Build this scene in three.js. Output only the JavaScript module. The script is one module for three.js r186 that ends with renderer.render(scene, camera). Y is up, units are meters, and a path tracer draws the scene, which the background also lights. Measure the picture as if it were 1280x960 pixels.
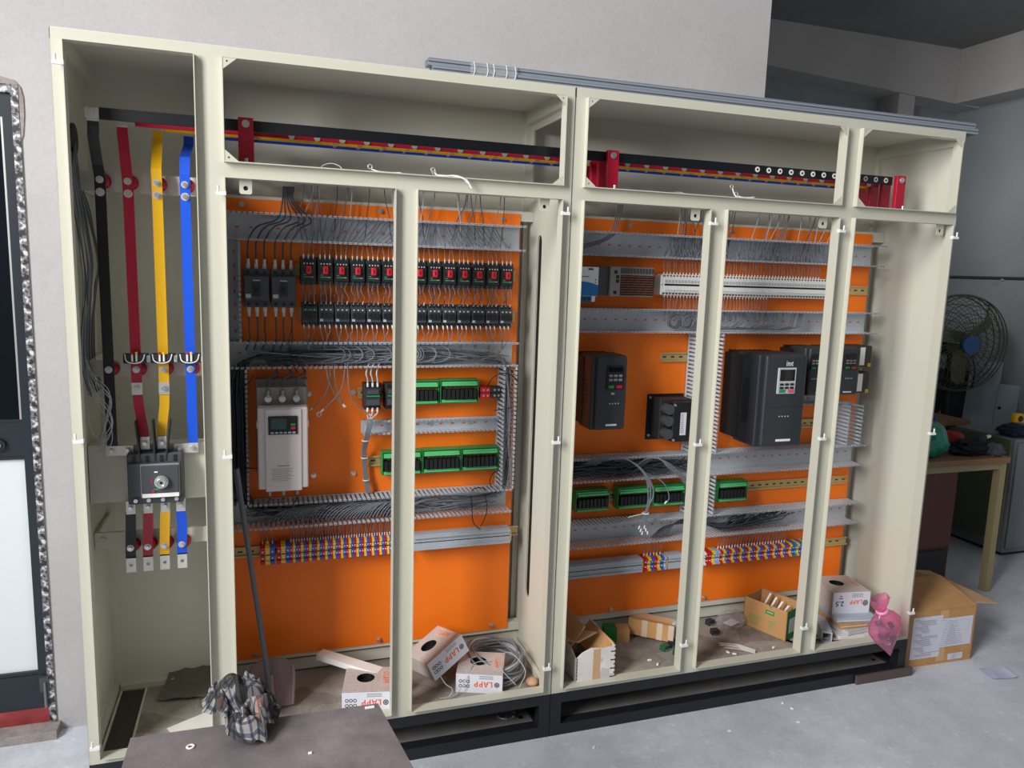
import * as THREE from 'three';
import { RectAreaLightUniformsLib } from 'three/addons/lights/RectAreaLightUniformsLib.js';
import { RoundedBoxGeometry } from 'three/addons/geometries/RoundedBoxGeometry.js';
import { mergeGeometries } from 'three/addons/utils/BufferGeometryUtils.js';
import { ImprovedNoise } from 'three/addons/math/ImprovedNoise.js';

// ---------------------------------------------------------------- camera, sky, daylight, exposure
// x runs along the cabinet fronts, y is up, z = 0 is the plane of the cabinet faces (+z towards the camera)
const scene = new THREE.Scene();
const camera = new THREE.PerspectiveCamera(53.87, 1280 / 960, 0.05, 60);
camera.position.set(0.4915, 1.6043, 2.2569);
camera.rotation.set(-0.147475, -0.322295, 0.032027, 'YXZ');
scene.add(camera);
scene.background = new THREE.Color().setRGB(0.86, 0.93, 1.0);       // bright overcast sky outside
RectAreaLightUniformsLib.init();
const DOOR = { x: -2.8, z0: 2.0, z1: 3.7, y0: 2.0, y1: 5.4 };         // the tall opening in the left wall that lets the daylight in
const areaLight = (i, w, h, pos, target) => {
  const l = new THREE.RectAreaLight(new THREE.Color().setRGB(1.0, 0.985, 0.975), i, w, h);
  l.position.set(...pos); l.lookAt(...target); scene.add(l); return l;
};
areaLight(30, DOOR.z1 - DOOR.z0, DOOR.y1 - DOOR.y0, [DOOR.x + .01, (DOOR.y0 + DOOR.y1) / 2, (DOOR.z0 + DOOR.z1) / 2], [3, (DOOR.y0 + DOOR.y1) / 2, (DOOR.z0 + DOOR.z1) / 2]);
const renderer = new THREE.WebGLRenderer({ antialias: true });
renderer.toneMapping = THREE.LinearToneMapping;
renderer.toneMappingExposure = 1.0;
renderer.shadowMap.enabled = true;

// ---------------------------------------------------------------- helpers
let seed = 20240611;
const rnd = () => { seed |= 0; seed = seed + 0x6D2B79F5 | 0; let t = Math.imul(seed ^ seed >>> 15, 1 | seed); t = t + Math.imul(t ^ t >>> 7, 61 | t) ^ t; return ((t ^ t >>> 14) >>> 0) / 4294967296; };
const rr = (a, b) => a + (b - a) * rnd();
const V = (x, y, z) => new THREE.Vector3(x, y, z);
const noise = new ImprovedNoise();
const taken = {};
const numbered = n => { const k = taken[n] = (taken[n] ?? -1) + 1; return k ? n + '_' + String(k).padStart(3, '0') : n; };
const ONES = ['', 'first', 'second', 'third', 'fourth', 'fifth', 'sixth', 'seventh', 'eighth', 'ninth', 'tenth', 'eleventh', 'twelfth', 'thirteenth', 'fourteenth', 'fifteenth', 'sixteenth', 'seventeenth', 'eighteenth', 'nineteenth'];
const TENS = ['', '', 'twent', 'thirt', 'fort', 'fift'];
const ord = n => n < 20 ? ONES[n] : TENS[Math.floor(n / 10)] + (n % 10 ? 'y-' + ONES[n % 10] : 'ieth');
function tag(o, label, category, group, kind) {
  o.userData.label = label; o.userData.category = category;
  if (group) o.userData.group = group;
  if (kind) o.userData.kind = kind;
  return o;
}
function thing(name, label, category, group) { const g = new THREE.Group(); g.name = numbered(name); scene.add(g); return tag(g, label, category, group); }
function boxUV(g) {                                                 // metres, projected along each face's main axis of the thing itself
  if (g.index) g = g.toNonIndexed();
  const p = g.attributes.position, uv = new Float32Array(p.count * 2), a = V(), b = V(), c = V(), n = V();
  for (let i = 0; i < p.count; i += 3) {
    a.fromBufferAttribute(p, i); b.fromBufferAttribute(p, i + 1); c.fromBufferAttribute(p, i + 2);
    n.copy(b).sub(a).cross(c.clone().sub(a));
    const X = Math.abs(n.x), Y = Math.abs(n.y), Z = Math.abs(n.z);
    [a, b, c].forEach((v, k) => {
      const j = (i + k) * 2;
      if (X >= Y && X >= Z) { uv[j] = v.z; uv[j + 1] = v.y; } else if (Y >= Z) { uv[j] = v.x; uv[j + 1] = v.z; } else { uv[j] = v.x; uv[j + 1] = v.y; }
    });
  }
  g.setAttribute('uv', new THREE.BufferAttribute(uv, 2));
  return g;
}
const mg = list => list.length === 1 ? list[0] : mergeGeometries(list.map(g => { g = g.index ? g.toNonIndexed() : g; for (const k of Object.keys(g.attributes)) if (!['position', 'normal', 'uv'].includes(k)) g.deleteAttribute(k); return g; }));
function part(parent, name, geo, mat, label) {
  if (Array.isArray(geo)) geo = mg(geo);
  if ((mat.map || mat.bumpMap) && !mat.userData.keepUV) geo = boxUV(geo);
  const m = new THREE.Mesh(geo, mat);
  m.name = name; m.castShadow = m.receiveShadow = true;
  if (label) m.userData.label = label;
  parent.add(m);
  return m;
}
const solo = (name, label, category, geo, mat, group) => { const m = part(scene, numbered(name), geo, mat); return tag(m, label, category, group); };
const struct = (name, geo, mat, parent = scene) => { const m = part(parent, name, geo, mat); if (parent === scene) m.userData.kind = 'structure'; return m; };
const B = (x0, x1, y0, y1, z0, z1) => new THREE.BoxGeometry(x1 - x0, y1 - y0, z1 - z0).translate((x0 + x1) / 2, (y0 + y1) / 2, (z0 + z1) / 2);
const RB = (x0, x1, y0, y1, z0, z1, r = 0.003, s = 1) => new RoundedBoxGeometry(x1 - x0, y1 - y0, z1 - z0, s, Math.min(r, (x1 - x0) / 2.05, (y1 - y0) / 2.05, (z1 - z0) / 2.05)).translate((x0 + x1) / 2, (y0 + y1) / 2, (z0 + z1) / 2);
function cyl(x, y, z, r, h, axis = 'z', seg = 12, r2 = r) {         // centred at x, y, z; r is the +axis end
  const g = new THREE.CylinderGeometry(r, r2, h, seg);
  if (axis === 'z') g.rotateX(Math.PI / 2); else if (axis === 'x') g.rotateZ(-Math.PI / 2);
  return g.translate(x, y, z);
}
const tube = (pts, r, seg = 10, rad = 5, tension = 0.5) => new THREE.TubeGeometry(new THREE.CatmullRomCurve3(pts.map(p => p.isVector3 ? p : V(...p)), false, 'catmullrom', tension), seg, r, rad, false);
const plane = (x0, x1, y0, y1, z) => new THREE.PlaneGeometry(x1 - x0, y1 - y0).translate((x0 + x1) / 2, (y0 + y1) / 2, z);
function prism(pts, z0, z1, holes = []) {                            // xy outline extruded from z0 to z1
  const s = new THREE.Shape(pts.map(p => new THREE.Vector2(...p)));
  for (const h of holes) s.holes.push(new THREE.Path(h.map(p => new THREE.Vector2(...p))));
  return new THREE.ExtrudeGeometry(s, { depth: z1 - z0, bevelEnabled: false }).translate(0, 0, z0);
}
const circle = (x, y, r, n = 14) => Array.from({ length: n }, (_, i) => [x + r * Math.cos(i / n * 2 * Math.PI), y + r * Math.sin(i / n * 2 * Math.PI)]);
// ---- textures
function tex(size, fn, repeat = 1, srgb = true) {                    // fn(u, v) -> [r, g, b] 0..255, tiles once per 1/repeat metre
  const d = new Uint8Array(size * size * 4);
  for (let j = 0; j < size; j++) for (let i = 0; i < size; i++) {
    const c = fn(i / size, j / size), k = (j * size + i) * 4;
    d[k] = Math.max(0, Math.min(255, c[0])); d[k + 1] = Math.max(0, Math.min(255, c[1])); d[k + 2] = Math.max(0, Math.min(255, c[2])); d[k + 3] = 255;
  }
  const t = new THREE.DataTexture(d, size, size); t.wrapS = t.wrapT = THREE.RepeatWrapping; t.magFilter = THREE.LinearFilter; t.minFilter = THREE.LinearMipmapLinearFilter; t.generateMipmaps = true;
  if (srgb) t.colorSpace = THREE.SRGBColorSpace;
  t.repeat.set(repeat, repeat); t.needsUpdate = true;
  return t;
}
function pn(u, v, f, s = 0) {                                         // periodic noise, -1..1: four corners blended
  const a = noise.noise(u * f, v * f, s), b = noise.noise((u - 1) * f, v * f, s), c = noise.noise(u * f, (v - 1) * f, s), d = noise.noise((u - 1) * f, (v - 1) * f, s);
  const w = t => t * t * (3 - 2 * t), x = w(u), y = w(v);
  return (a * (1 - x) + b * x) * (1 - y) + (c * (1 - x) + d * x) * y;
}
const fbm = (u, v, f, s = 0, o = 4) => { let r = 0, a = 1; for (let i = 0; i < o; i++) { r += a * pn(u, v, f, s + i * 7.3); f *= 2.1; a *= 0.55; } return r; };
const M = (hex, rough = 0.6, o = {}) => new THREE.MeshStandardMaterial({ color: hex, roughness: rough, ...o });
function canvasMat(w, h, draw, rough = 0.55) {
  const c = document.createElement('canvas'); c.width = w; c.height = h;
  const g = c.getContext('2d'); draw(g, w, h);
  const t = new THREE.CanvasTexture(c); t.colorSpace = THREE.SRGBColorSpace; t.anisotropy = 4;
  const m = new THREE.MeshStandardMaterial({ map: t, roughness: rough }); m.userData.keepUV = true;
  return m;
}
const whiteNoise = (() => { const a = new Float32Array(65536); for (let i = 0; i < 65536; i++) a[i] = rnd(); return (u, v, n = 256) => a[(Math.floor(v * n) % 256) * 256 + Math.floor(u * n) % 256]; })();

// ---------------------------------------------------------------- materials
const plasterBump = tex(512, (u, v) => { const g = 128 + 55 * fbm(u, v, 26, 3, 3) + 24 * (whiteNoise(u, v) - .5); return [g, g, g]; }, 1, false);
const plasterMap = (r, g, b) => tex(512, (u, v) => { const n = fbm(u, v, 5, 11, 4) * 7 + (whiteNoise(u, v) - .5) * 5; const s = fbm(u, v, 9, 40, 3) > .75 ? -10 : 0; return [r + n + s, g + n + s, b + n + s]; }, 0.5);
const mat = {
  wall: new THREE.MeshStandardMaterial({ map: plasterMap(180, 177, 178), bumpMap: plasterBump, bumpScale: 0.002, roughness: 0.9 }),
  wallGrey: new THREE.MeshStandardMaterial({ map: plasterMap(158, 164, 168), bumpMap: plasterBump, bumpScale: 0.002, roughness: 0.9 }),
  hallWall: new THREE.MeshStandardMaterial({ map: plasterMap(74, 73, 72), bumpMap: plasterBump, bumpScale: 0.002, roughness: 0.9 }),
  ceiling: new THREE.MeshStandardMaterial({ map: plasterMap(140, 140, 140), bumpMap: plasterBump, bumpScale: 0.002, roughness: 0.95 }),
  beam: new THREE.MeshStandardMaterial({ map: plasterMap(196, 193, 191), bumpMap: plasterBump, bumpScale: 0.002, roughness: 0.95 }),
  floor: new THREE.MeshStandardMaterial({
    map: tex(1024, (u, v) => { const n = fbm(u, v, 4, 1, 5) * 22 + fbm(u, v, 22, 5, 3) * 9 + (whiteNoise(u, v) - .5) * 9; const s = whiteNoise(u * .5, v * .5) > .985 ? 10 : 0; return [196 + n + s, 200 + n + s, 209 + n + s]; }, 0.5),
    bumpMap: tex(512, (u, v) => { const g = 128 + 40 * fbm(u, v, 30, 8, 3); return [g, g, g]; }, 0.7, false), bumpScale: 0.0015, roughness: 0.62 }),
  cream: M(0xc7c6b6, 0.42),
  creamIn: M(0xcfcec0, 0.5),
  dustFloor: new THREE.MeshStandardMaterial({ map: tex(512, (u, v) => { const n = fbm(u, v, 5, 21, 5) * 34 + (whiteNoise(u, v) - .5) * 16 - (fbm(u, v, 3, 300, 3) > .2 ? 18 : 0); return [154 + n, 147 + n, 137 + n * .9]; }, 1.3), roughness: 0.9 }),
  orange: M(0xfb7a0c, 0.55),
  black: M(0x14161a, 0.5), blackSoft: M(0x282c2f, 0.55), charcoal: M(0x42474c, 0.5), vfd: M(0x2f3439, 0.45), vfdDark: M(0x17191c, 0.6),
  plinth: M(0x191c22, 0.5),
  plinthSheet: new THREE.MeshStandardMaterial({ map: tex(256, (u, v) => { const n = fbm(u, v, 7, 201, 4) * 16; return [130 + n, 129 + n, 127 + n]; }, 1.5), roughness: .8 }),
  duct: M(0xbec4cb, 0.5), ductLid: M(0x868e98, 0.45),
  steel: M(0xc8c8c6, 0.35, { metalness: 0.75 }), tin: M(0xd4d2cc, 0.4, { metalness: 0.55 }), zinc: M(0xc4ac74, 0.42, { metalness: 0.3 }),
  lug: M(0x8d8d8a, 0.35, { metalness: 0.7 }),
  boltHead: M(0xcfcfcf, 0.3, { metalness: 0.8 }),
  busBlack: M(0x0a0d13, 0.4), busRed: M(0xb01230, 0.4), busYellow: M(0xeab308, 0.42), busBlue: M(0x0a4fd0, 0.42),
  insul: M(0xa80f2c, 0.35), support: M(0xb00f2e, 0.42),
  wireGrey: M(0x767b82, 0.5), wireDark: M(0x42464d, 0.5), wireLight: M(0xb4b7bb, 0.5), ferrule: M(0xe9e9e6, 0.5), wireBlack: M(0x0f0f11, 0.5), wireWhite: M(0xe6e4e0, 0.45),
  redBtn: M(0xd81530, 0.4), greenBtn: M(0x1d8f45, 0.45), greenLine: M(0x12a060, 0.5), whitePl: M(0xeeeeea, 0.5), greyPl: M(0xb8bcc0, 0.5),
  relayGreen: M(0x2b8a43, 0.45), relayPcb: M(0x86a04a, 0.5), relayTerm: M(0x59c07c, 0.45),
  tRed: M(0xc21826, 0.45), tYel: M(0xf2c418, 0.45), tBlu: M(0x1c5fc4, 0.45), tTeal: M(0x2f8f9d, 0.45), tSky: M(0x7fb2e6, 0.45), tGrey: M(0xb2bac2, 0.5),
  softStarter: M(0xd9d0cf, 0.45), softGrey: M(0x8d8886, 0.5),
  card: new THREE.MeshStandardMaterial({ map: tex(256, (u, v) => { const n = fbm(u, v, 6, 31, 4) * 9 + (whiteNoise(u, v * .1) - .5) * 9; return [188 + n, 142 + n, 92 + n * .8]; }, 3), roughness: 0.85 }),
  cardIn: M(0x9a7650, 0.9), cardPale: M(0xc9a27c, 0.85),
  boxWhite: new THREE.MeshStandardMaterial({ map: tex(256, (u, v) => { const n = fbm(u, v, 5, 51, 4) * 12 - (fbm(u, v, 4, 91, 3) > .45 ? 26 : 0); return [225 + n, 219 + n, 212 + n * .8]; }, 3), roughness: 0.8 }),
  lappTop: new THREE.MeshStandardMaterial({ map: tex(256, (u, v) => { const l = Math.sin(v * Math.PI * 2 * 16) > .55 && whiteNoise(u * .5, v * .06) > .35 ? -34 : 0; const n = (whiteNoise(u, v) - .5) * 10; return [200 + l + n, 191 + l + n, 186 + l + n]; }, 6), roughness: 0.75 }),
  lappSide: M(0xdfe1ea, 0.6), lappDark: M(0x7f756c, 0.8),
  desk: new THREE.MeshStandardMaterial({ map: tex(512, (u, v) => { const n = fbm(u, v, 4, 61, 5) * 20 + fbm(u * 1, v, 16, 66, 3) * 8 + (whiteNoise(u, v) - .5) * 9; return [118 + n, 109 + n * .95, 112 + n * .95]; }, 1.4), roughness: 0.55 }),
  granite: new THREE.MeshStandardMaterial({ map: tex(256, (u, v) => { const a = fbm(u, v, 16, 71, 3), w = whiteNoise(u, v); const g = a > .18 ? 205 : a < -.12 ? 44 : 120; return [g + (w - .5) * 60, g + (w - .5) * 60, g + 4 + (w - .5) * 60]; }, 3.2), roughness: 0.4 }),
  doorFrame: M(0x1f2730, 0.35), doorWhite: M(0xdfe6ea, 0.25), doorGlass: M(0x0e151b, 0.06),
  redStep: new THREE.MeshStandardMaterial({ map: tex(256, (u, v) => { const n = fbm(u, v, 6, 81, 4) * 22; return [150 + n, 60 + n, 62 + n]; }, 2), roughness: 0.6 }),
  cement: new THREE.MeshStandardMaterial({ map: tex(256, (u, v) => { const n = fbm(u, v, 8, 85, 4) * 26 + (whiteNoise(u, v) - .5) * 30; return [150 + n, 142 + n, 140 + n]; }, 2), roughness: 0.9 }),
  wood: M(0x8a6a4a, 0.7), darkWood: M(0x4a2018, 0.6), olive: M(0x5a5f48, 0.5), tableFrame: M(0x9a8e68, 0.5), greyPanel: M(0x7c8086, 0.5),
};

// ---------------------------------------------------------------- the hall
const WZ = -0.49, CEIL = 3.36, HALL = 6.2, RX = 5.75, BZ = -2.6, LX = DOOR.x, FZ = 5.2;
struct('floor', B(LX - .2, RX + .2, -0.2, 0, BZ - .2, FZ + .2), mat.floor);
struct('ceiling', B(LX - .2, RX + .2, HALL, HALL + .2, BZ - .2, FZ + .2), mat.ceiling);
struct('ceiling_slab', B(2.455, RX, CEIL, CEIL + .18, BZ, -.35), mat.ceiling);
struct('wall_back', [B(-0.20, 2.455, 0, HALL, WZ - .2, WZ), B(LX, -1.23, 0, HALL, WZ - .2, WZ), B(-1.23, -0.20, 2.11, HALL, WZ - .2, WZ)], mat.wall);
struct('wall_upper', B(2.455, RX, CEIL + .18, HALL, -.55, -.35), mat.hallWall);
struct('wall_return', B(2.255, 2.455, 0, HALL, BZ, WZ - .2), mat.wallGrey);
struct('wall_rear', B(2.255, RX + .2, 0, HALL, BZ - .2, BZ), mat.wallGrey);
struct('wall_right', B(RX, RX + .2, 0, HALL, BZ, FZ), mat.wallGrey);
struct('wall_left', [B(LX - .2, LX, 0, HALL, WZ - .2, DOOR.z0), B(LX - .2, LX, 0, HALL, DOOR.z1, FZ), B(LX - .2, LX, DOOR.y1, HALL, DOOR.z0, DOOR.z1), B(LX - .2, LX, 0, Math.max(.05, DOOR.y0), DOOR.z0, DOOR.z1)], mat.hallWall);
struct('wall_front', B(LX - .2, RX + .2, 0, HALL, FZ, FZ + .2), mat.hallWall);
struct('ground_outside', B(-16, LX - .2, -0.25, -0.02, -8, 12), mat.floor);
// concrete beams and the corner column of the rear part of the hall
struct('trim_1', prism([[2.455, 3.135], [RX, 2.955], [RX, CEIL], [2.455, CEIL]], BZ, BZ + .22), mat.beam);
struct('trim_2', B(RX - .24, RX, 2.97, CEIL, BZ + .22, FZ), mat.beam);
struct('trim_3', B(4.985, 5.135, 0, 3.0, BZ, BZ + .2), mat.beam);
// surface cable clipped along the right wall
{
  const c = thing('wall_cable', 'thin dark cable clipped level along the grey wall behind the fan', 'cable');
  part(c, 'conduit', [tube([[RX - .012, 1.675, -2.58], [RX - .012, 1.672, -1], [RX - .012, 1.68, .5]], .011, 12, 6)], mat.wireDark);
  for (const z of [-2, -1.4, -.8, -.2]) part(c, 'clip', B(RX - .02, RX, 1.655, 1.668, z - .008, z + .008), mat.greyPl);
}
// ---- the door at the left, in its granite-lined opening
{
  const d = thing('door_1', 'dark aluminium framed door with glass above a white lower panel', 'door'); d.userData.kind = 'structure';
  const z0 = WZ - .05, z1 = WZ - .005, x0 = -1.17, x1 = -0.217;
  for (const [a, b] of [[x0, x0 + .03], [x1 - .028, x1]]) part(d, 'stile', B(a, b, .085, 2.09, z0, z1), mat.doorFrame);
  for (const [a, b] of [[.085, .205], [.965, 1.075], [2.02, 2.09]]) part(d, 'rail', B(x0 + .03, x1 - .028, a, b, z0, z1), mat.doorFrame);
  part(d, 'lower_panel', B(x0 + .03, x1 - .028, .205, .965, z0 + .015, z1 - .015), mat.doorWhite, 'white opaque lower panel');
  part(d, 'glass_pane', B(x0 + .03, x1 - .028, 1.075, 2.02, z0 + .018, z1 - .018), mat.doorGlass, 'dark glass upper pane');
  for (const [a, b] of [[.205, .217], [.953, .965], [1.075, 1.085]]) part(d, 'glazing_bead', B(x0 + .03, x1 - .028, a, b, z1 - .015, z1 - .004), mat.doorFrame);
  part(d, 'glazing_bead', B(x1 - .034, x1 - .028, 1.085, 2.02, z1 - .015, z1 - .002), mat.steel);
  const lock = part(d, 'lock', cyl(-.312, 1.005, z1 + .006, .02, .012, 'z', 18), mat.black);
  part(lock, 'keyhole', cyl(-.312, 1.005, z1 + .014, .009, .006, 'z', 12), mat.steel);
  const latch = part(d, 'floor_bolt', B(x1 - .022, x1 + .004, .15, .20, z1, z1 + .016), mat.charcoal);
  part(latch, 'bolt_pin', cyl(x1 - .006, .14, z1 + .018, .005, .09, 'y', 8), mat.lug);
}
struct('trim_4', [B(-0.217, -0.197, .035, 2.09, WZ - .12, WZ + .006), B(-1.23, -0.197, 2.09, 2.115, WZ - .12, WZ + .006), B(-1.23, -1.17, .035, 2.09, WZ - .12, WZ + .006)], mat.granite);
struct('trim_5', B(-1.23, -0.217, .0, .085, WZ - .2, WZ - .002), mat.redStep);
struct('trim_6', [B(-1.4, -0.185, 0, .032, WZ - .01, WZ + .062)], mat.cement);
{ // ragged render round the top of the granite
  struct('trim_7', prism([[-.6, 2.115], [-.197, 2.115], [-.197, 1.95], [-.19, 1.97], [-.184, 2.03], [-.184, 2.08], [-.19, 2.11], [-.205, 2.128], [-.25, 2.138], [-.36, 2.132], [-.6, 2.138]], WZ - .01, WZ + .004), mat.cement);
}

// ---------------------------------------------------------------- the two enclosures
const TOP = 2.173, BOT = 0.16, TR0 = 1.834, TR1 = 1.873, HB = 0.182, HT = 2.143, DEP = -0.41, LIP = 0.02, P = -0.335, SEAM = 1.423;
const yz = (pts, x0, x1, holes = []) => prism(pts.map(([z, y]) => [-z, y]), x0, x1, holes.map(h => h.map(([z, y]) => [-z, y]))).rotateY(Math.PI / 2).translate(0, 0, 0);
function gusset(g, x, y, sx, sy) {
  const a = .036, b = .03;
  part(g, 'gusset', prism([[x, y], [x + sx * a, y], [x, y + sy * b]].sort((p, q) => 0), LIP - .004, LIP - .001, [circle(x + sx * a * .3, y + sy * b * .3, .0028, 8)]), mat.cream);
}
function hinge(g, x, y, s) {                                            // small welded hinge bracket with an upright pin on the lip
  const h = part(g, 'hinge_bracket', [B(Math.min(x, x + s * .022), Math.max(x, x + s * .022), y - .006, y + .003, LIP - .003, LIP + .006), B(Math.min(x, x - s * .004), Math.max(x, x - s * .004), y - .006, y + .005, LIP - .01, LIP + .006)], mat.whitePl);
  part(h, 'hinge_pin', cyl(x + s * .0155, y + .010, LIP + .002, .003, .018, 'y', 8), mat.whitePl);
}
function lockTab(g, x) {
  const w = .0165, y1 = TR0 + .002, y0 = TR0 - .042;
  part(g, 'strike_tab', prism([[x - w, y1], [x - w, y0 + .004], [x - w + .004, y0], [x + w - .004, y0], [x + w, y0 + .004], [x + w, y1]], -.006, -.003, [circle(x, y0 + .016, .0065)]), mat.cream);
  part(g, 'tab_bolt', cyl(x, y0 + .016, -.012, .006, .01, 'z', 12), mat.black);
}
function lips(g, x0, x1, y0, y1) {
  const t = .0025;
  part(g, 'door_lip', B(x0, x0 + t, y0, y1, -.012, LIP), mat.cream); part(g, 'door_lip', B(x1 - t, x1, y0, y1, -.012, LIP), mat.cream);
  part(g, 'door_lip', B(x0 + t, x1 - t, y1 - t, y1, -.012, LIP), mat.cream); part(g, 'door_lip', B(x0 + t, x1 - t, y0, y0 + t, -.012, LIP), mat.cream);
}
const slot = [[-.245, .425], [-.2515, .408], [-.2675, .40], [-.2835, .408], [-.29, .425], [-.29, 1.71], [-.2835, 1.727], [-.2675, 1.735], [-.2515, 1.727], [-.245, 1.71]];
const busHole = [[-.045, 1.885], [-.365, 1.885], [-.365, 2.1], [-.045, 2.1]];
function sidePanel(g, name, x0, x1, holes) { return part(g, name, prism([[-DEP, BOT], [0, BOT], [0, TOP], [-DEP, TOP]].map(([z, y]) => [z, y]), x0, x1, holes.map(h => h.map(([z, y]) => [-z, y]))).applyMatrix4(new THREE.Matrix4().set(0, 0, 1, 0, 0, 1, 0, 0, -1, 0, 0, 0, 0, 0, 0, 1)), mat.creamIn); }
function shell(g, x0, x1, leftHoles, rightHoles) {
  part(g, 'back_panel', B(x0, x1, BOT, TOP, DEP - .003, DEP), mat.creamIn);
  sidePanel(g, 'side_panel', x0, x0 + .002, leftHoles); sidePanel(g, 'side_panel', x1 - .002, x1, rightHoles);
  part(g, 'roof_panel', B(x0 + .002, x1 - .002, TOP - .002, TOP, DEP, -.001), mat.creamIn);
  part(g, 'bottom_plate', B(x0 + .002, x1 - .002, BOT, BOT + .012, DEP, -.002), mat.dustFloor, 'dusty bottom plate');
  part(g, 'top_rail', B(x0, x1, HT, TOP - .002, -.025, 0), mat.cream);
  part(g, 'bottom_rail', B(x0, x1, BOT, HB, -.025, 0), mat.cream);
  for (const s of [x0 + .002, x1 - .022]) {
    part(g, 'corner_post', B(s, s + .02, BOT + .012, TOP - .002, DEP, DEP + .018), mat.creamIn);
    part(g, 'roof_rib', B(s, s + .02, TOP - .05, TOP - .002, DEP + .018, -.026), mat.creamIn);
    part(g, 'floor_rib', B(s, s + .016, BOT + .012, BOT + .034, DEP + .018, -.026), mat.creamIn);
  }
  part(g, 'floor_rib', B(x0 + .022, x1 - .022, BOT + .012, BOT + .03, DEP, DEP + .03), mat.creamIn);
}
const post = (g, x0, x1, y0 = HB, y1 = HT) => part(g, 'post', B(x0, x1, y0, y1, -.025, 0), mat.cream);
const FL0 = BOT + .012;
const enc1 = thing('steel_enclosure', 'cream steel enclosure at the left, with coloured busbars in its narrow compartment', 'enclosure');
shell(enc1, 0, SEAM - .001, [], [slot, busHole]);
post(enc1, 0, .03); post(enc1, .335, .402); post(enc1, .868, .93, HB, TR0); post(enc1, 1.388, SEAM - .001);
part(enc1, 'transom', B(.402, 1.388, TR0, TR1, -.025, 0), mat.cream);
part(enc1, 'partition', [B(.366, .368, BOT, 1.86, DEP, -.025), B(.366, .368, 1.86, TOP, DEP, -.38)], mat.creamIn);
lips(enc1, .03, .335, HB, HT); lips(enc1, .402, 1.388, TR1, HT); lips(enc1, .402, .868, HB, TR0); lips(enc1, .93, 1.388, HB, TR0);
for (const [x, s] of [[.4045, 1], [1.3855, -1]]) { gusset(enc1, x, HT - .0025, s, -1); gusset(enc1, x, TR1 + .0025, s, 1); }
for (const y of [2.085, 1.12, .225]) hinge(enc1, .03, y, -1);
for (const y of [1.79, 1.06]) hinge(enc1, .402, y, -1);
for (const y of [1.79, 1.06, .27]) hinge(enc1, 1.388, y, 1);
lockTab(enc1, .456); lockTab(enc1, 1.335);
part(enc1, 'panel_rail', B(.37, SEAM - .004, 1.782, 1.816, P - .035, P - .004), mat.creamIn);
part(enc1, 'panel_rail', B(.37, SEAM - .004, .236, .27, P - .035, P - .004), mat.creamIn);
part(enc1, 'panel_rail', B(.37, SEAM - .004, .18, .222, P - .05, P - .02), mat.creamIn);
part(enc1, 'ceiling_channel', B(.43, 1.37, 1.858, 1.87, -.30, -.26), mat.creamIn);
part(enc1, 'gland_slot', [B(.03, .10, FL0, FL0 + .001, -.37, -.03)], M(0x3f3b33, .8), 'dark cable slot along the side');
part(enc1, 'slot_edge', [B(.10, .106, FL0, FL0 + .006, -.37, -.03)], mat.creamIn); part(enc1, 'slot_edge', [B(.024, .03, FL0, FL0 + .006, -.37, -.03)], mat.creamIn);
part(enc1, 'knockout_plug', cyl(.004, 1.93, -.19, .042, .008, 'x', 24), mat.blackSoft);
const enc2 = thing('steel_enclosure', 'cream steel enclosure at the right, with three open door bays', 'enclosure');
shell(enc2, SEAM + .001, 3.0, [slot, busHole], []);
post(enc2, SEAM + .001, 1.458); post(enc2, 1.92, 1.983, HB, TR0); post(enc2, 2.447, 2.512); post(enc2, 2.972, 3.0);
part(enc2, 'transom', B(1.458, 2.447, TR0, TR1, -.025, 0), mat.cream); part(enc2, 'transom', B(2.512, 2.972, TR0, TR1, -.025, 0), mat.cream);
lips(enc2, 1.458, 2.447, TR1, HT); lips(enc2, 2.512, 2.972, TR1, HT);
lips(enc2, 1.458, 1.92, HB, TR0); lips(enc2, 1.983, 2.447, HB, TR0); lips(enc2, 2.512, 2.972, HB, TR0);
for (const [x, s] of [[1.4605, 1], [2.4445, -1], [2.5145, 1], [2.9695, -1]]) { gusset(enc2, x, HT - .0025, s, -1); gusset(enc2, x, TR1 + .0025, s, 1); }
for (const x of [1.92, 2.447, 2.972]) for (const y of [1.785, 1.03, .285]) hinge(enc2, x, y, 1);
for (const x of [1.873, 2.392, 2.93]) lockTab(enc2, x);
part(enc2, 'panel_rail', B(1.43, 2.996, 1.775, 1.815, P - .035, P - .004), mat.creamIn);
part(enc2, 'panel_rail', B(1.43, 2.996, .236, .272, P - .035, P - .004), mat.creamIn);
part(enc2, 'panel_rail', B(1.43, 2.996, .18, .222, P - .05, P - .02), mat.creamIn);
part(enc2, 'ceiling_channel', B(1.48, 2.9, 1.858, 1.87, -.30, -.26), mat.creamIn);
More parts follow.
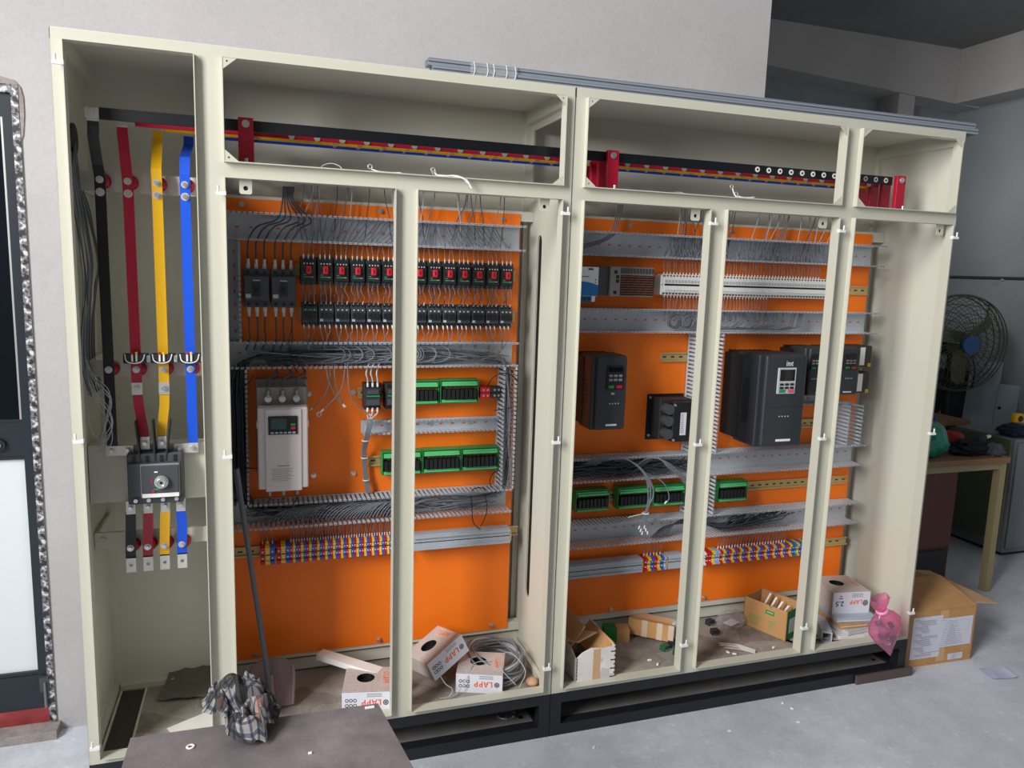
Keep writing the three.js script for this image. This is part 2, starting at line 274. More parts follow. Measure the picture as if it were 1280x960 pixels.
// black plinths
function plinth(x0, x1, label) {
  const g = thing('plinth', label, 'plinth');
  for (const z of [[-.04, 0], [DEP, DEP + .04]]) {
    part(g, 'top_bar', B(x0, x1, .122, .16, ...z), mat.plinth); part(g, 'bottom_bar', B(x0, x1, 0, .042, ...z), mat.plinth);
    for (const x of [x0, x1 - .04]) part(g, 'upright', B(x, x + .04, .042, .122, ...z), mat.plinth);
  }
  for (const x of [x0, x1 - .04]) { part(g, 'side_bar', B(x, x + .04, .122, .16, DEP + .04, -.04), mat.plinth); part(g, 'side_bar', B(x, x + .04, 0, .042, DEP + .04, -.04), mat.plinth); }
  part(g, 'floor_sheet', B(x0 + .04, x1 - .04, .02, .03, DEP + .04, -.04), mat.plinthSheet);
  part(g, 'back_sheet', B(x0 + .04, x1 - .04, .042, .122, DEP + .005, DEP + .01), mat.plinth);
  part(g, 'hole_cap', cyl(x1 - .075, .0305, -.09, .009, .002, 'y', 14), mat.black);
}
plinth(0, SEAM - .001, 'black steel plinth under the left enclosure'); plinth(SEAM + .001, 3.0, 'black steel plinth under the right enclosure');
// orange mounting plates
function mountPlate(x0, x1, y0, y1, screws, label) {
  const g = thing('mounting_plate', label, 'plate');
  part(g, 'sheet', B(x0, x1, y0, y1, P - .003, P), mat.orange);
  for (const [x, y] of screws) part(g, 'screw', [cyl(x, y, P + .0015, .009, .003, 'z', 12), cyl(x, y, P + .006, .0055, .008, 'z', 6)], mat.boltHead);
}
mountPlate(.388, 1.369, .25, 1.806, [[.438, 1.789], [.876, 1.79], [1.302, 1.787], [.638, 1.177], [.787, 1.18], [.652, .894], [.787, .895], [.455, .264], [.879, .265], [1.305, .268]], 'bright orange mounting plate inside the left enclosure');
mountPlate(1.475, 2.929, .262, 1.806, [[1.802, 1.788], [2.236, 1.788], [2.8, 1.788], [1.805, .275], [2.116, .275], [2.234, .278], [2.89, .278], [2.86, 1.02]], 'bright orange mounting plate inside the right enclosure');

// ---------------------------------------------------------------- wiring ducts
function comb(len, wallH) {                                            // one slotted duct wall along +x, standing out along +z from 0
  const out = [B(0, len, 0, .0018, 0, .014)], pitch = .016, n = Math.max(1, Math.round(len / pitch)), p = len / n;
  for (let i = 0; i < n; i++) { out.push(B(i * p + .0035, i * p + p - .0035, 0, .0018, .014, wallH)); out.push(B(i * p + .0028, i * p + p - .0028, -.0018, .0044, wallH - .003, wallH)); }
  return mg(out);
}
function duct(x0, x1, y0, y1, vertical, label, depth = .085) {
  const g = thing('wiring_duct', label, 'wiring duct');
  g.position.set(x0, y0, P);
  const L = vertical ? y1 - y0 : x1 - x0, H = vertical ? x1 - x0 : y1 - y0;
  const place = (geo, name) => { if (vertical) geo.applyMatrix4(new THREE.Matrix4().set(0, -1, 0, H, 1, 0, 0, 0, 0, 0, 1, 0, 0, 0, 0, 1)); return part(g, name, geo, mat.duct); };
  const holes = [];
  for (let d = .03; d < L - .03; d += .042) holes.push(circle(d, H / 2, .0036, 8).map(([x, y]) => [(x - d) * 1.9 + d, y]));
  place(prism([[0, 0], [L, 0], [L, H], [0, H]], 0, .0022, holes), 'back_strip');
  place(comb(L, depth), 'slotted_wall'); place(comb(L, depth).translate(0, H - .0018, 0), 'slotted_wall');
  for (const d of [.1, L / 2, L - .1]) if (L > .4) { const c = cyl(d, H / 2, .004, .006, .004, 'z', 10); if (vertical) c.applyMatrix4(new THREE.Matrix4().set(0, -1, 0, H, 1, 0, 0, 0, 0, 0, 1, 0, 0, 0, 0, 1)); part(g, 'rivet', c, mat.steel); }
  return g;
}
duct(.392, 1.366, 1.676, 1.759, false, 'grey slotted wiring duct above the motor breakers in the left enclosure');
duct(.392, 1.352, 1.275, 1.356, false, 'grey slotted wiring duct just below the contactors, packed with wires');
duct(.366 + .026, .43, 1.357, 1.675, true, 'short upright duct beside the two moulded breakers');
duct(.392, .443, .826, 1.274, true, 'upright duct left of the white soft starter');
duct(.392, 1.345, .742, .825, false, 'grey slotted wiring duct above the coloured terminals, full of wires');
duct(1.300, 1.346, .826, 1.274, true, 'upright duct full of grey wires right of the green relay modules');
duct(.812, 1.299, 1.038, 1.083, false, 'shallow empty duct between the two rows of relay modules', .045);
duct(1.478, 2.929, 1.672, 1.755, false, 'topmost grey slotted wiring duct in the right enclosure');
duct(1.478, 2.929, 1.396, 1.481, false, 'grey slotted duct below the white fuse terminals');
duct(1.478, 2.929, .833, .921, false, 'grey slotted duct beneath the black frequency drives');
duct(1.478, 2.929, .576, .665, false, 'lowest grey slotted duct in the right enclosure');
duct(2.078, 2.186, .922, 1.395, true, 'upright duct left of the largest black drive');
duct(2.09, 2.194, .666, .832, true, 'short upright duct left of the lone relay module');
duct(2.822, 2.892, .922, 1.098, true, 'short upright duct at the right edge of the right plate');
duct(2.515, 2.80, 1.098, 1.138, false, 'small duct directly beneath the two small drives', .05);
// ---------------------------------------------------------------- DIN rails
function din(x0, x1, y, label) {
  const g = thing('mounting_rail', label, 'rail');
  const pr = [[0, 0], [.0015, 0], [.0015, .0045], [.0075, .0045], [.0075, 0], [.009, 0]];
  part(g, 'channel', [B(x0, x1, y - .0125, y + .0125, P, P + .0015), B(x0, x1, y + .0125, y + .014, P, P + .009), B(x0, x1, y - .014, y - .0125, P, P + .009), B(x0, x1, y + .014, y + .0185, P + .0075, P + .009), B(x0, x1, y - .0185, y - .014, P + .0075, P + .009)], mat.zinc);
  for (let x = x0 + .018; x < x1 - .015; x += .036) part(g, 'rail_slot', B(x - .008, x + .008, y - .003, y + .003, P + .0012, P + .0019), mat.darkWood, 'dark slot through the rail');
}
din(.392, 1.396, .641, 'brassy rail carrying the coloured terminals in the left enclosure');
din(.60, 1.355, 1.588, 'rail behind the row of motor breakers'); din(.61, 1.358, 1.447, 'rail behind the row of contactors');
din(.80, 1.297, 1.178, 'rail behind the upper relay modules in the left enclosure'); din(.835, 1.297, .936, 'rail behind the lower relay modules in the left enclosure');
din(1.48, 2.927, 1.572, 'long rail carrying the white fuse terminals'); din(1.96, 2.077, 1.295, 'short bare rail to the right of the left black drive');
din(1.48, 2.088, .752, 'rail behind the three relay modules in the right enclosure'); din(2.197, 2.915, .752, 'half-empty rail with a single relay module');
din(1.48, 2.1, .473, 'rail of grey terminals at the lower left of the right enclosure'); din(2.16, 2.947, .47, 'rail at the lower right, half filled with coloured terminals');
din(2.47, 2.82, 1.01, 'short bare rail under the small drives');

// ---------------------------------------------------------------- left enclosure: protection devices
const gvFace = canvasMat(96, 128, (g, w, h) => {
  g.fillStyle = '#1b211f'; g.fillRect(0, 0, w, h);
  g.fillStyle = '#d8dcd8'; for (const x of [16, 38, 60, 80]) { g.beginPath(); g.arc(x, 14, 5, 0, 7); g.fill(); }
  g.fillStyle = '#2d5d46'; g.fillRect(6, 34, 30, 3); g.fillRect(62, 60, 28, 3); g.fillRect(10, 78, 26, 3);
  g.fillStyle = '#19a05e'; g.fillRect(10, 104, 46, 6); g.fillStyle = '#b9c4bd'; g.fillRect(60, 105, 24, 4);
  g.fillStyle = '#9aa39c'; g.fillRect(10, 92, 20, 3);
});
function motorBreaker(label) {
  const g = thing('motor_breaker', label, 'breaker', 'row of motor breakers');
  part(g, 'body', [RB(0, .0485, 0, .088, .009, .07, .002), B(.003, .0455, .014, .074, .07, .082)], mat.blackSoft);
  part(g, 'face', plane(.004, .0445, .015, .073, .0825), gvFace, 'printed front with green line');
  const b = part(g, 'stop_button', RB(.0155, .0325, .034, .060, .082, .094, .004), mat.redBtn, 'red rocker button');
  part(b, 'button_mark', B(.0215, .0265, .042, .052, .094, .0946), mat.blackSoft);
  for (const y of [.081, .007]) part(g, 'terminal', [.009, .0243, .0395].map(x => cyl(x, y, .0705, .0045, .003, 'z', 10)), mat.charcoal);
  return g;
}
function contactor(label, group) {
  const g = thing('contactor', label, 'contactor', group);
  part(g, 'body', [RB(0, .048, 0, .076, .009, .06, .002), B(.001, .047, .016, .060, .06, .075)], mat.charcoal);
  part(g, 'carrier', [B(.012, .036, .026, .050, .075, .081), B(.005, .043, .036, .040, .075, .078)], mat.blackSoft);
  for (const x of [.010, .024, .038]) { part(g, 'contact_marker', cyl(x, .0545, .0755, .0022, .0016, 'z', 8), mat.whitePl); part(g, 'ridge', B(x - .0045, x + .0045, .028, .046, .0808, .0835), mat.black); }
  for (const y of [.069, .008]) part(g, 'terminal', [.009, .024, .039].map(x => cyl(x, y, .0605, .0042, .003, 'z', 10)), mat.black);
  part(g, 'name_plate', B(.004, .014, .017, .025, .075, .0762), mat.greyPl);
  return g;
}
const GX = i => .612 + .051 * i;
const mb0 = [], ct0 = [];
for (let i = 0; i < 14; i++) {
  const o = i ? mb0[0].clone() : motorBreaker('');
  if (i) { o.name = numbered('motor_breaker'); scene.add(o); }
  mb0.push(o); o.position.set(GX(i) + (i ? .0015 : 0), 1.543, P);
  o.userData = { label: `black motor breaker with red button, ${ord(i + 1)} from the left in the row`, category: 'breaker', group: 'row of motor breakers' };
  const c = i ? ct0[0].clone() : contactor('', 'row of contactors');
  if (i) { c.name = numbered('contactor'); scene.add(c); }
  ct0.push(c); c.position.set(GX(i) + .004, 1.409, P);
  c.userData = { label: i ? `dark grey contactor below the motor breakers, ${ord(i + 1)} from the left` : 'dark grey contactor with a green stripe, first in the row under the motor breakers', category: 'contactor', group: 'row of contactors' };
}
part(ct0[0], 'green_stripe', B(.004, .044, .050, .054, .0752, .0764), mat.greenLine, 'bright green stripe');
part(ct0[0], 'cover', [B(.004, .044, .018, .048, .075, .079), B(.004, .044, .056, .064, .075, .079)], mat.blackSoft);
// two moulded case breakers
for (let i = 0; i < 2; i++) {
  const g = thing('moulded_breaker', i ? 'black moulded case breaker beside the first motor breaker' : 'black moulded case breaker nearest the left post', 'breaker', 'pair of moulded case breakers');
  const x = .440 + i * .081; g.position.set(x, 1.468, P);
  part(g, 'body', [RB(0, .077, 0, .12, 0, .072, .003), RB(.002, .075, .022, .098, .07, .092, .003)], mat.charcoal);
  part(g, 'escutcheon', RB(.027, .050, .036, .078, .09, .097, .002), mat.blackSoft);
  part(g, 'toggle', RB(.033, .044, .046, .058, .095, .112, .002), mat.black);
  part(g, 'rating_plate', B(.006, .022, .030, .042, .092, .0928), mat.greyPl); part(g, 'rating_plate', B(.028, .049, .083, .086, .092, .0928), mat.greyPl);
  for (const y of [.11, .01]) for (const d of [.014, .0385, .063]) part(g, 'terminal_screw', cyl(d, y, .0725, .0055, .003, 'z', 12), mat.black);
  for (const d of [.014, .0385, .063]) { part(g, 'lug', [RB(d - .006, d + .006, .118, .136, .045, .052, .002), cyl(d, .142, .048, .005, .016, 'y', 8)], mat.tin); part(g, 'lug', [RB(d - .006, d + .006, -.016, .002, .045, .052, .002), cyl(d, -.022, .048, .005, .016, 'y', 8)], mat.tin); }
}
// white soft starter
{
  const g = thing('soft_starter', 'tall white soft starter with a black display and three terminal lugs on top', 'soft starter');
  g.position.set(.474, .90, P);
  part(g, 'base', [RB(-.004, .158, .01, .335, 0, .05, .004), B(0, .15, .26, .318, .05, .115)], mat.softGrey);
  part(g, 'housing', RB(0, .152, 0, .262, .03, .165, .006, 2), mat.softStarter);
  part(g, 'cover', RB(.022, .132, -.006, .258, .16, .171, .003, 1), mat.softStarter);
  const k = part(g, 'keypad', RB(.032, .120, .178, .236, .168, .176, .002), mat.black, 'black display panel');
  part(k, 'screen', B(.040, .086, .196, .230, .176, .1768), M(0x2c4a48, .2));
  part(k, 'button', B(.099, .113, .206, .213, .176, .179), mat.greenBtn); part(k, 'button', B(.099, .113, .195, .203, .176, .179), mat.redBtn);
  for (let i = 0; i < 6; i++) part(k, 'button', B(.039 + i * .013, .048 + i * .013, .182, .187, .176, .178), mat.greyPl);
  const txt = canvasMat(256, 150, (c, w, h) => { c.fillStyle = '#d9d0cf'; c.fillRect(0, 0, w, h); c.fillStyle = '#6d6566'; c.fillRect(70, 10, 110, 6); for (let i = 0; i < 9; i++) c.fillRect(8 + (i % 3) * 6, 36 + i * 12, 210 - (i * 37) % 60, 3); });
  part(g, 'printed_notes', plane(.036, .118, .022, .082, .1714), txt);
  for (const d of [.033, .076, .119]) {
    const l = part(g, 'terminal_lug', [RB(d - .008, d + .008, .262, .288, .118, .124, .003), cyl(d, .298, .121, .0065, .024, 'y', 10), B(d - .012, d + .012, .26, .27, .08, .12)], mat.lug);
    part(l, 'lug_bolt', [cyl(d, .283, .130, .008, .008, 'z', 6), cyl(d, .283, .1265, .011, .002, 'z', 14)], mat.boltHead);
    part(g, 'terminal_lug', [RB(d - .008, d + .008, -.02, .01, .085, .092, .003), cyl(d, -.03, .088, .0065, .024, 'y', 10)], mat.lug);
  }
  for (const s of [-.003, .149]) part(g, 'clip', RB(s, s + .006, .195, .215, .12, .15, .002), mat.whitePl);
}
// two small contactors in the relay row
for (let i = 0; i < 2; i++) {
  const g = thing('small_contactor', i ? 'small black contactor half hidden behind the middle post' : 'small black contactor with a green stripe left of the middle post', 'contactor');
  g.position.set(.814 + i * .071, 1.130, P);
  part(g, 'body', [RB(0, .055, 0, .087, .009, .065, .002), RB(.003, .052, .014, .074, .06, .085, .002)], mat.blackSoft);
  part(g, 'green_stripe', B(.006, .049, .047, .0505, .085, .0862), mat.greenLine);
  part(g, 'cover', [RB(.006, .049, .018, .038, .084, .092, .002), RB(.008, .047, .055, .07, .084, .09, .002)], mat.charcoal);
  for (const y of [.081, .006]) for (const d of [.011, .0275, .044]) part(g, 'terminal', cyl(d, y, .066, .0045, .003, 'z', 10), mat.black);
}
// green relay modules
function relayModule(w) {
  const g = new THREE.Group();
  part(g, 'carrier', [B(0, w, 0, .083, .006, .016), B(0, .0025, 0, .083, .016, .05), B(w - .0025, w, 0, .083, .016, .05), B(0, w, 0, .003, .016, .05), B(0, w, .080, .083, .016, .05)], mat.relayGreen);
  part(g, 'circuit_board', B(.003, w - .003, .004, .079, .03, .032), mat.relayPcb);
  const n = 8, p = (w - .014) / n;
  for (let i = 0; i < n; i++) part(g, 'relay', RB(.008 + i * p, .008 + i * p + p * .78, .016, .05, .032, .06, .001), mat.black);
  for (let i = 0; i < n; i++) part(g, 'lamp', cyl(.008 + (i + .4) * p, .055, .034, .003, .006, 'z', 6), mat.tRed);
  for (const [y0, y1] of [[.062, .076], [.004, .012]]) part(g, 'terminal_block', [B(.006, w - .006, y0, y1, .032, .05), B(.006, w - .006, y0, (y0 + y1) / 2, .05, .056)], mat.relayTerm);
  return g;
}
const rm0 = relayModule(.138);
[[.935, 1.141, 'green relay module partly behind the middle post, upper row of the left enclosure'], [1.077, 1.143, 'green relay module beside the red terminals in the left enclosure'], [.877, .895, 'leftmost green relay module of the lower row in the left enclosure'], [1.018, .896, 'middle green relay module of the lower row in the left enclosure'], [1.1585, .897, 'rightmost green relay module of the lower row in the left enclosure'],
 [1.608, .711, 'green relay module nearest the left post of the right enclosure'], [1.783, .711, 'green relay module with loose grey wires hanging over it'], [1.937, .711, 'green relay module against the short upright duct in the right enclosure'], [2.229, .709, 'lone green relay module on the half-empty rail']].forEach(([x, y, label], i) => {
  const o = i ? rm0.clone() : rm0; o.name = numbered('relay_module'); o.position.set(x, y, P + .006); scene.add(o);
  o.userData = { label, category: 'relay module', group: 'green relay modules' };
});
// red and black feed terminals at the end of the upper relay row
for (const [x, m, label] of [[1.222, mat.tRed, 'red feed terminal pair at the right end of the upper relay row'], [1.2625, mat.blackSoft, 'black feed terminal pair beside the red one']]) {
  const g = thing('feed_terminal', label, 'terminal'); g.position.set(x, 1.157, P);
  for (const y of [0, .0205]) { const b = part(g, 'block', RB(0, .038, y, y + .019, .008, .055, .002), m); part(b, 'clamp_screw', cyl(.012, y + .0095, .0555, .004, .002, 'z', 8), mat.steel); part(b, 'clamp_screw', cyl(.027, y + .0095, .0555, .004, .002, 'z', 8), mat.steel); }
}
// ---------------------------------------------------------------- terminals
function terminal(m, w, h = .066) {
  const g = new THREE.Group();
  part(g, 'body', [B(0, w, 0, h * .47, .008, .05), B(0, w, h * .53, h, .008, .05), B(0, w, h * .2, h * .8, .008, .044), B(0, w, h * .06, h * .2, .05, .058), B(0, w, h * .8, h * .94, .05, .058)], m);
  part(g, 'groove', B(0, w, h * .465, h * .535, .03, .0492), mat.black);
  part(g, 'marker', B(w * .3, w * .7, h * .3, h * .36, .05, .0512), mat.whitePl); part(g, 'marker', B(w * .3, w * .7, h * .64, h * .70, .05, .0512), mat.whitePl);
  return g;
}
const COL = { r: ['red', mat.tRed], y: ['yellow', mat.tYel], b: ['blue', mat.tBlu], t: ['teal', mat.tTeal], s: ['pale blue', mat.tSky], g: ['grey', mat.tGrey], w: ['white', mat.whitePl] };
const termProto = {};
function terminalRow(x, y, spec, where, h = .066) {                     // spec: [colour, width] list, left to right
  spec.forEach(([c, w], i) => {
    const key = c + w + h, first = !termProto[key];
    const o = first ? (termProto[key] = terminal(COL[c][1], w - .0006, h)) : termProto[key].clone();
    o.name = numbered('rail_terminal'); scene.add(o); o.position.set(x, y, P + .004); x += w;
    o.userData = { label: `${COL[c][0]} rail terminal, ${ord(i + 1)} from the left ${where}`, category: 'terminal', group: 'coloured rail terminals ' + where };
  });
  return x;
}
let tri = (n, w, cs = 'ryb') => Array.from({ length: n * 3 }, (_, i) => [cs[i % 3], w]);
const t1x = .475;
terminalRow(t1x, .609, [...tri(1, .0155)], 'in the short separate set at the left');
terminalRow(t1x + .052, .609, [...tri(1, .0145), ...tri(14, .0088)], 'in the long set of the left enclosure');
terminalRow(1.914, .444, [...tri(2, .0145), ['g', .012]], 'in the short set of the right enclosure', .058);
terminalRow(2.172, .444, [['w', .022], ['r', .014], ['r', .014], ['y', .015], ['s', .015], ['g', .008], ...tri(9, .0136, 'ryb'), ...tri(2, .012, 'tyb').slice(0, 6)], 'in the long set at the lower right', .058);
function greyStrip(x0, x1, y, h, label) {
  const g = thing('terminal_strip', label, 'terminal strip'); g.position.set(x0, y, P + .004);
  const p = .0062, n = Math.round((x1 - x0) / p), sh = terminal(mat.tGrey, p - .0007, h).children.slice(0, 2);
  const bg = sh[0].geometry, gg = sh[1].geometry;
  for (let i = 0; i < n; i++) { const b = part(g, 'terminal', bg, mat.tGrey); b.position.x = i * p; const s = part(b, 'groove', gg, mat.black); }
  for (const s of [-.008, n * p]) part(g, 'end_stop', [RB(s, s + .007, h * .1, h * .9, .006, .05, .002), cyl(s + .0035, h / 2, .051, .003, .003, 'z', 8)], mat.zinc);
}
greyStrip(.99, 1.352, .612, .058, 'row of grey rail terminals right of the coloured set in the left enclosure');
greyStrip(1.49, 1.905, .444, .058, 'long row of grey rail terminals at the lower left of the right enclosure');
greyStrip(2.022, 2.092, .444, .058, 'short row of grey rail terminals beside the six coloured ones');
// ---------------------------------------------------------------- white fuse terminals, right enclosure
{
  const n = 54, x0 = 1.92, p = (2.668 - x0) / n, g0 = new THREE.Group(), w = p - .0008, h = .079;
  part(g0, 'body', [B(0, w, 0, h, .008, .05), B(0, w, .012, h - .012, .05, .066), B(0, w, .02, .036, .066, .072)], mat.whitePl);
  part(g0, 'slot', B(0, w, .0365, .0432, .066, .0672), mat.black); part(g0, 'wire_entry', cyl(w / 2, h - .006, .0505, .003, .002, 'z', 8), mat.black); part(g0, 'wire_entry', cyl(w / 2, .006, .0505, .003, .002, 'z', 8), mat.black);
  part(g0, 'marker', B(w * .12, w * .88, .047, .058, .066, .0672), mat.greyPl);
  for (let i = 0; i < n; i++) {
    const o = i ? g0.clone() : g0; o.name = numbered('fuse_terminal'); o.position.set(x0 + i * p, 1.535, P + .004); scene.add(o);
    o.userData = { label: `slim white fuse terminal, ${ord(i + 1)} from the left in the white row`, category: 'terminal', group: 'row of white fuse terminals' };
  }
  const e = thing('end_bracket', 'white end bracket closing the left end of the white fuse terminal row', 'bracket');
  part(e, 'block', RB(1.911, 1.919, 1.538, 1.61, P + .008, P + .06, .002), mat.whitePl); part(e, 'clamp_screw', cyl(1.915, 1.574, P + .061, .003, .003, 'z', 8), mat.steel);
}
// power supply, bus coupler and controller
{
  const g = thing('power_supply', 'white and blue power supply next to the left post of the right enclosure', 'power supply'); g.position.set(1.545, 1.505, P);
  part(g, 'housing', RB(0, .085, .022, .125, .008, .115, .003), mat.whitePl);
  const f = canvasMat(128, 160, (c, w, h) => { c.fillStyle = '#dfe3e6'; c.fillRect(0, 0, w, h); c.fillStyle = '#1673b8'; c.beginPath(); c.moveTo(0, 82); c.quadraticCurveTo(60, 74, w, 100); c.lineTo(w, h); c.lineTo(0, h); c.fill(); c.fillStyle = '#6c7680'; c.fillRect(14, 50, 60, 5); c.fillStyle = '#2b3640'; c.fillRect(66, 6, 30, 10); c.fillStyle = '#333'; c.fillRect(108, 66, 8, 6); c.fillRect(108, 82, 8, 6); });
  part(g, 'front_print', plane(.001, .084, .023, .124, .1154), f, 'white front with blue lower half');
  const tb = part(g, 'terminal_block', RB(.003, .07, 0, .024, .02, .1, .002), M(0x1d5c86, .5)); part(tb, 'screw_row', [0, 1, 2, 3].map(i => cyl(.012 + i * .015, .012, .1005, .004, .002, 'z', 8)), mat.black);
  part(g, 'connector', RB(.066, .082, .002, .024, .02, .1, .002), mat.whitePl);
}
{
  const g = thing('plc_controller', 'dark grey modular controller with rows of orange terminal pins', 'controller'); g.position.set(1.64, 1.528, P);
  part(g, 'coupler', RB(0, .044, .002, .106, .008, .085, .003), mat.charcoal);
  part(g, 'head_module', RB(.045, .086, 0, .107, .008, .095, .003), mat.softGrey);
  for (const [x, y] of [[.066, .087], [.074, .07], [.074, .055], [.066, .014]]) part(g, 'port', B(x - .006, x + .006, y - .006, y + .006, .095, .0958), mat.black);
  const pins = canvasMat(256, 160, (c, w, h) => { c.fillStyle = '#15161a'; c.fillRect(0, 0, w, h); for (let j = 0; j < 8; j++) for (let i = 0; i < 22; i++) { c.fillStyle = (i + j) % 5 ? '#b4633a' : '#8a4a2c'; c.fillRect(4 + i * 11.4, 8 + j * 19, 8, 6); } });
  for (let i = 0; i < 11; i++) { const m = part(g, 'io_module', RB(.087 + i * .0125, .0988 + i * .0125, 0, .107, .008, .09, .0015), mat.softGrey); part(m, 'label_window', B(.0885 + i * .0125, .0975 + i * .0125, .083, .102, .09, .0908), mat.charcoal); }
  part(g, 'pin_face', plane(.088, .2235, .004, .077, .0906), pins, 'orange pin rows on black');
}
// ---------------------------------------------------------------- frequency drives
const invt = (bg) => canvasMat(256, 96, (c, w, h) => { c.fillStyle = bg; c.fillRect(0, 0, w, h); c.fillStyle = '#e4e6e8'; c.font = 'bold 78px sans-serif'; c.textAlign = 'center'; c.fillText('invt', w / 2, 74); });
function drive(name, label, x0, x1, y0, y1, zf, o = {}) {
  const g = thing(name, label, 'drive'); g.position.set(x0, y0, P);
  const w = x1 - x0, h = y1 - y0, d = zf - P;
  part(g, 'heatsink', [RB(-.004, w + (o.fin ?? .004), .012, h - .012, 0, d * .55, .003), ...[...Array(o.fins ?? 8)].map((_, i) => B(.01 + i * (w - .02) / (o.fins ?? 8), .016 + i * (w - .02) / (o.fins ?? 8), h - .012, h - .003, .004, d * .5))], mat.vfdDark);
  part(g, 'housing', RB(0, w, 0, h, d * .35, d * .93, .008, 2), mat.vfd);
  part(g, 'front_cover', RB(w * .1, w * .995, h * .004, h * .995, d * .85, d, .01, 2), mat.vfd);
  for (let i = 0; i < (o.vents ?? 10); i++) part(g, 'side_vent', B(-.0008, .002, h * (.24 + .5 * i / (o.vents ?? 10)), h * (.24 + .5 * i / (o.vents ?? 10)) + h * .018, d * .5, d * .72), mat.black);
  const kx = o.kx ?? w * .38, kw = o.kw ?? w * .5, ky = o.ky ?? h * .55, kh = o.kh ?? h * .32;
  const k = part(g, 'keypad', RB(kx, kx + kw, ky, ky + kh, d - .002, d + .005, .003), o.light ? mat.greyPl : mat.black, o.light ? 'pale grey keypad' : 'black keypad');
  part(k, 'display', B(kx + kw * .1, kx + kw * .9, ky + kh * (o.light ? .5 : .74), ky + kh * .93, d + .005, d + .0058), M(0x0b0d10, .15));
  const rows = 2; for (let r = 0; r < rows; r++) for (let c = 0; c < 3; c++) part(k, 'key', RB(kx + kw * (.12 + c * .28), kx + kw * (.32 + c * .28), ky + kh * (o.light ? .2 + r * .13 : .36 + r * .17), ky + kh * (o.light ? .28 + r * .13 : .46 + r * .17), d + .004, d + .0075, .001), o.light ? mat.black : mat.softGrey);
  part(k, 'run_key', RB(kx + kw * .1, kx + kw * .42, ky + kh * .06, ky + kh * .18, d + .004, d + .0078, .001), mat.greenBtn); part(k, 'stop_key', RB(kx + kw * .58, kx + kw * .9, ky + kh * .06, ky + kh * .18, d + .004, d + .0078, .001), o.light ? M(0xd9577a, .4) : mat.redBtn);
  if (o.logo) part(g, 'logo_print', plane(w * o.logo[0], w * o.logo[1], h * o.logo[2], h * o.logo[3], d + .0006), invt('#2a2e33'));
  part(g, 'caution_marks', [0, 1, 2, 3].map(i => cyl(kx + kw * (.28 + i * .16), h * (o.my ?? .36), d + .0004, .0028, .001, 'z', 6)), mat.greyPl);
  part(g, 'name_plate', B(w * .42, w * .74, h * .06, h * .085, d, d + .0008), mat.whitePl);
  part(g, 'seam_line', B(w * .12, w * .98, h * .435, h * .438, d - .0005, d + .0003), mat.black);
  return g;
}
drive('frequency_drive', 'mid-sized black frequency drive at the left of the right enclosure', 1.598, 1.732, 1.052, 1.322, -.155, { fin: .035, logo: [.5, .68, .47, .52] });
drive('frequency_drive', 'largest black frequency drive with a pale grey keypad', 2.255, 2.462, .975, 1.328, -.098, { light: true, kx: .072, kw: .082, ky: .205, kh: .10, logo: [.46, .73, .86, .95], vents: 16, my: .335 });
drive('frequency_drive', 'small black frequency drive half hidden behind the largest drive', 2.515, 2.643, 1.155, 1.347, -.17, { kx: .014, kw: .062 });
drive('frequency_drive', 'small black frequency drive right of the narrow cream post', 2.648, 2.777, 1.155, 1.347, -.17, { kx: .045, kw: .062 });
for (let i = 0; i < 2; i++) {
  const g = thing('brake_module', i ? 'lower small black module with white labels at the right wall' : 'upper small black module with white labels at the right wall', 'module'); g.position.set(2.785, i ? 1.148 : 1.258, P);
  part(g, 'body', [RB(0, .12, 0, .088, 0, .085, .003), RB(.035, .15, .01, .075, 0, .045, .003)], mat.blackSoft);
  part(g, 'label_plate', B(.06, .085, .008, .082, .085, .0858), mat.whitePl); part(g, 'label_plate', B(.118, .145, .025, .07, .045, .0458), mat.whitePl);
  const t = part(g, 'warning_label', B(.104, .119, .002, .016, .085, .0858), mat.tYel, 'yellow warning label'); part(t, 'bolt_mark', B(.110, .113, .005, .013, .0858, .0862), mat.black);
}
// control transformer
{
  const g = thing('control_transformer', 'squat black transformer with a white label, left of the middle post', 'transformer'); g.position.set(1.922, .975, P);
  part(g, 'foot_plate', prism([[-.008, -.005], [.15, -.005], [.15, .175], [-.008, .175]], 0, .004, [circle(.003, .162, .004), circle(.003, .01, .004)]), mat.black);
  part(g, 'core', RB(.012, .15, .01, .165, .004, .07, .004), mat.blackSoft);
  for (const y of [.035, .085, .13]) part(g, 'coil', cyl(.035, y, .085, .02, .04, 'z', 16), mat.charcoal);
  part(g, 'terminal_face', RB(.05, .15, .004, .158, .068, .105, .004), mat.black);
  for (const y of [.012, .148]) for (const x of [.055, .14]) part(g, 'clamp_bolt', cyl(x, y, .107, .005, .006, 'z', 6), mat.steel);
  for (const y of [.012, .162]) part(g, 'foot_screw', cyl(.003, y, .006, .005, .005, 'z', 8), mat.steel);
  const lb = canvasMat(64, 192, (c, w, h) => { c.fillStyle = '#d9dbe2'; c.fillRect(0, 0, w, h); c.fillStyle = '#6a6d78'; for (let i = 0; i < 14; i++) c.fillRect(8, 12 + i * 12, 20 + (i * 29) % 28, 4); });
  part(g, 'rating_label', plane(.082, .108, .03, .118, .1056), lb, 'white rating label');
}

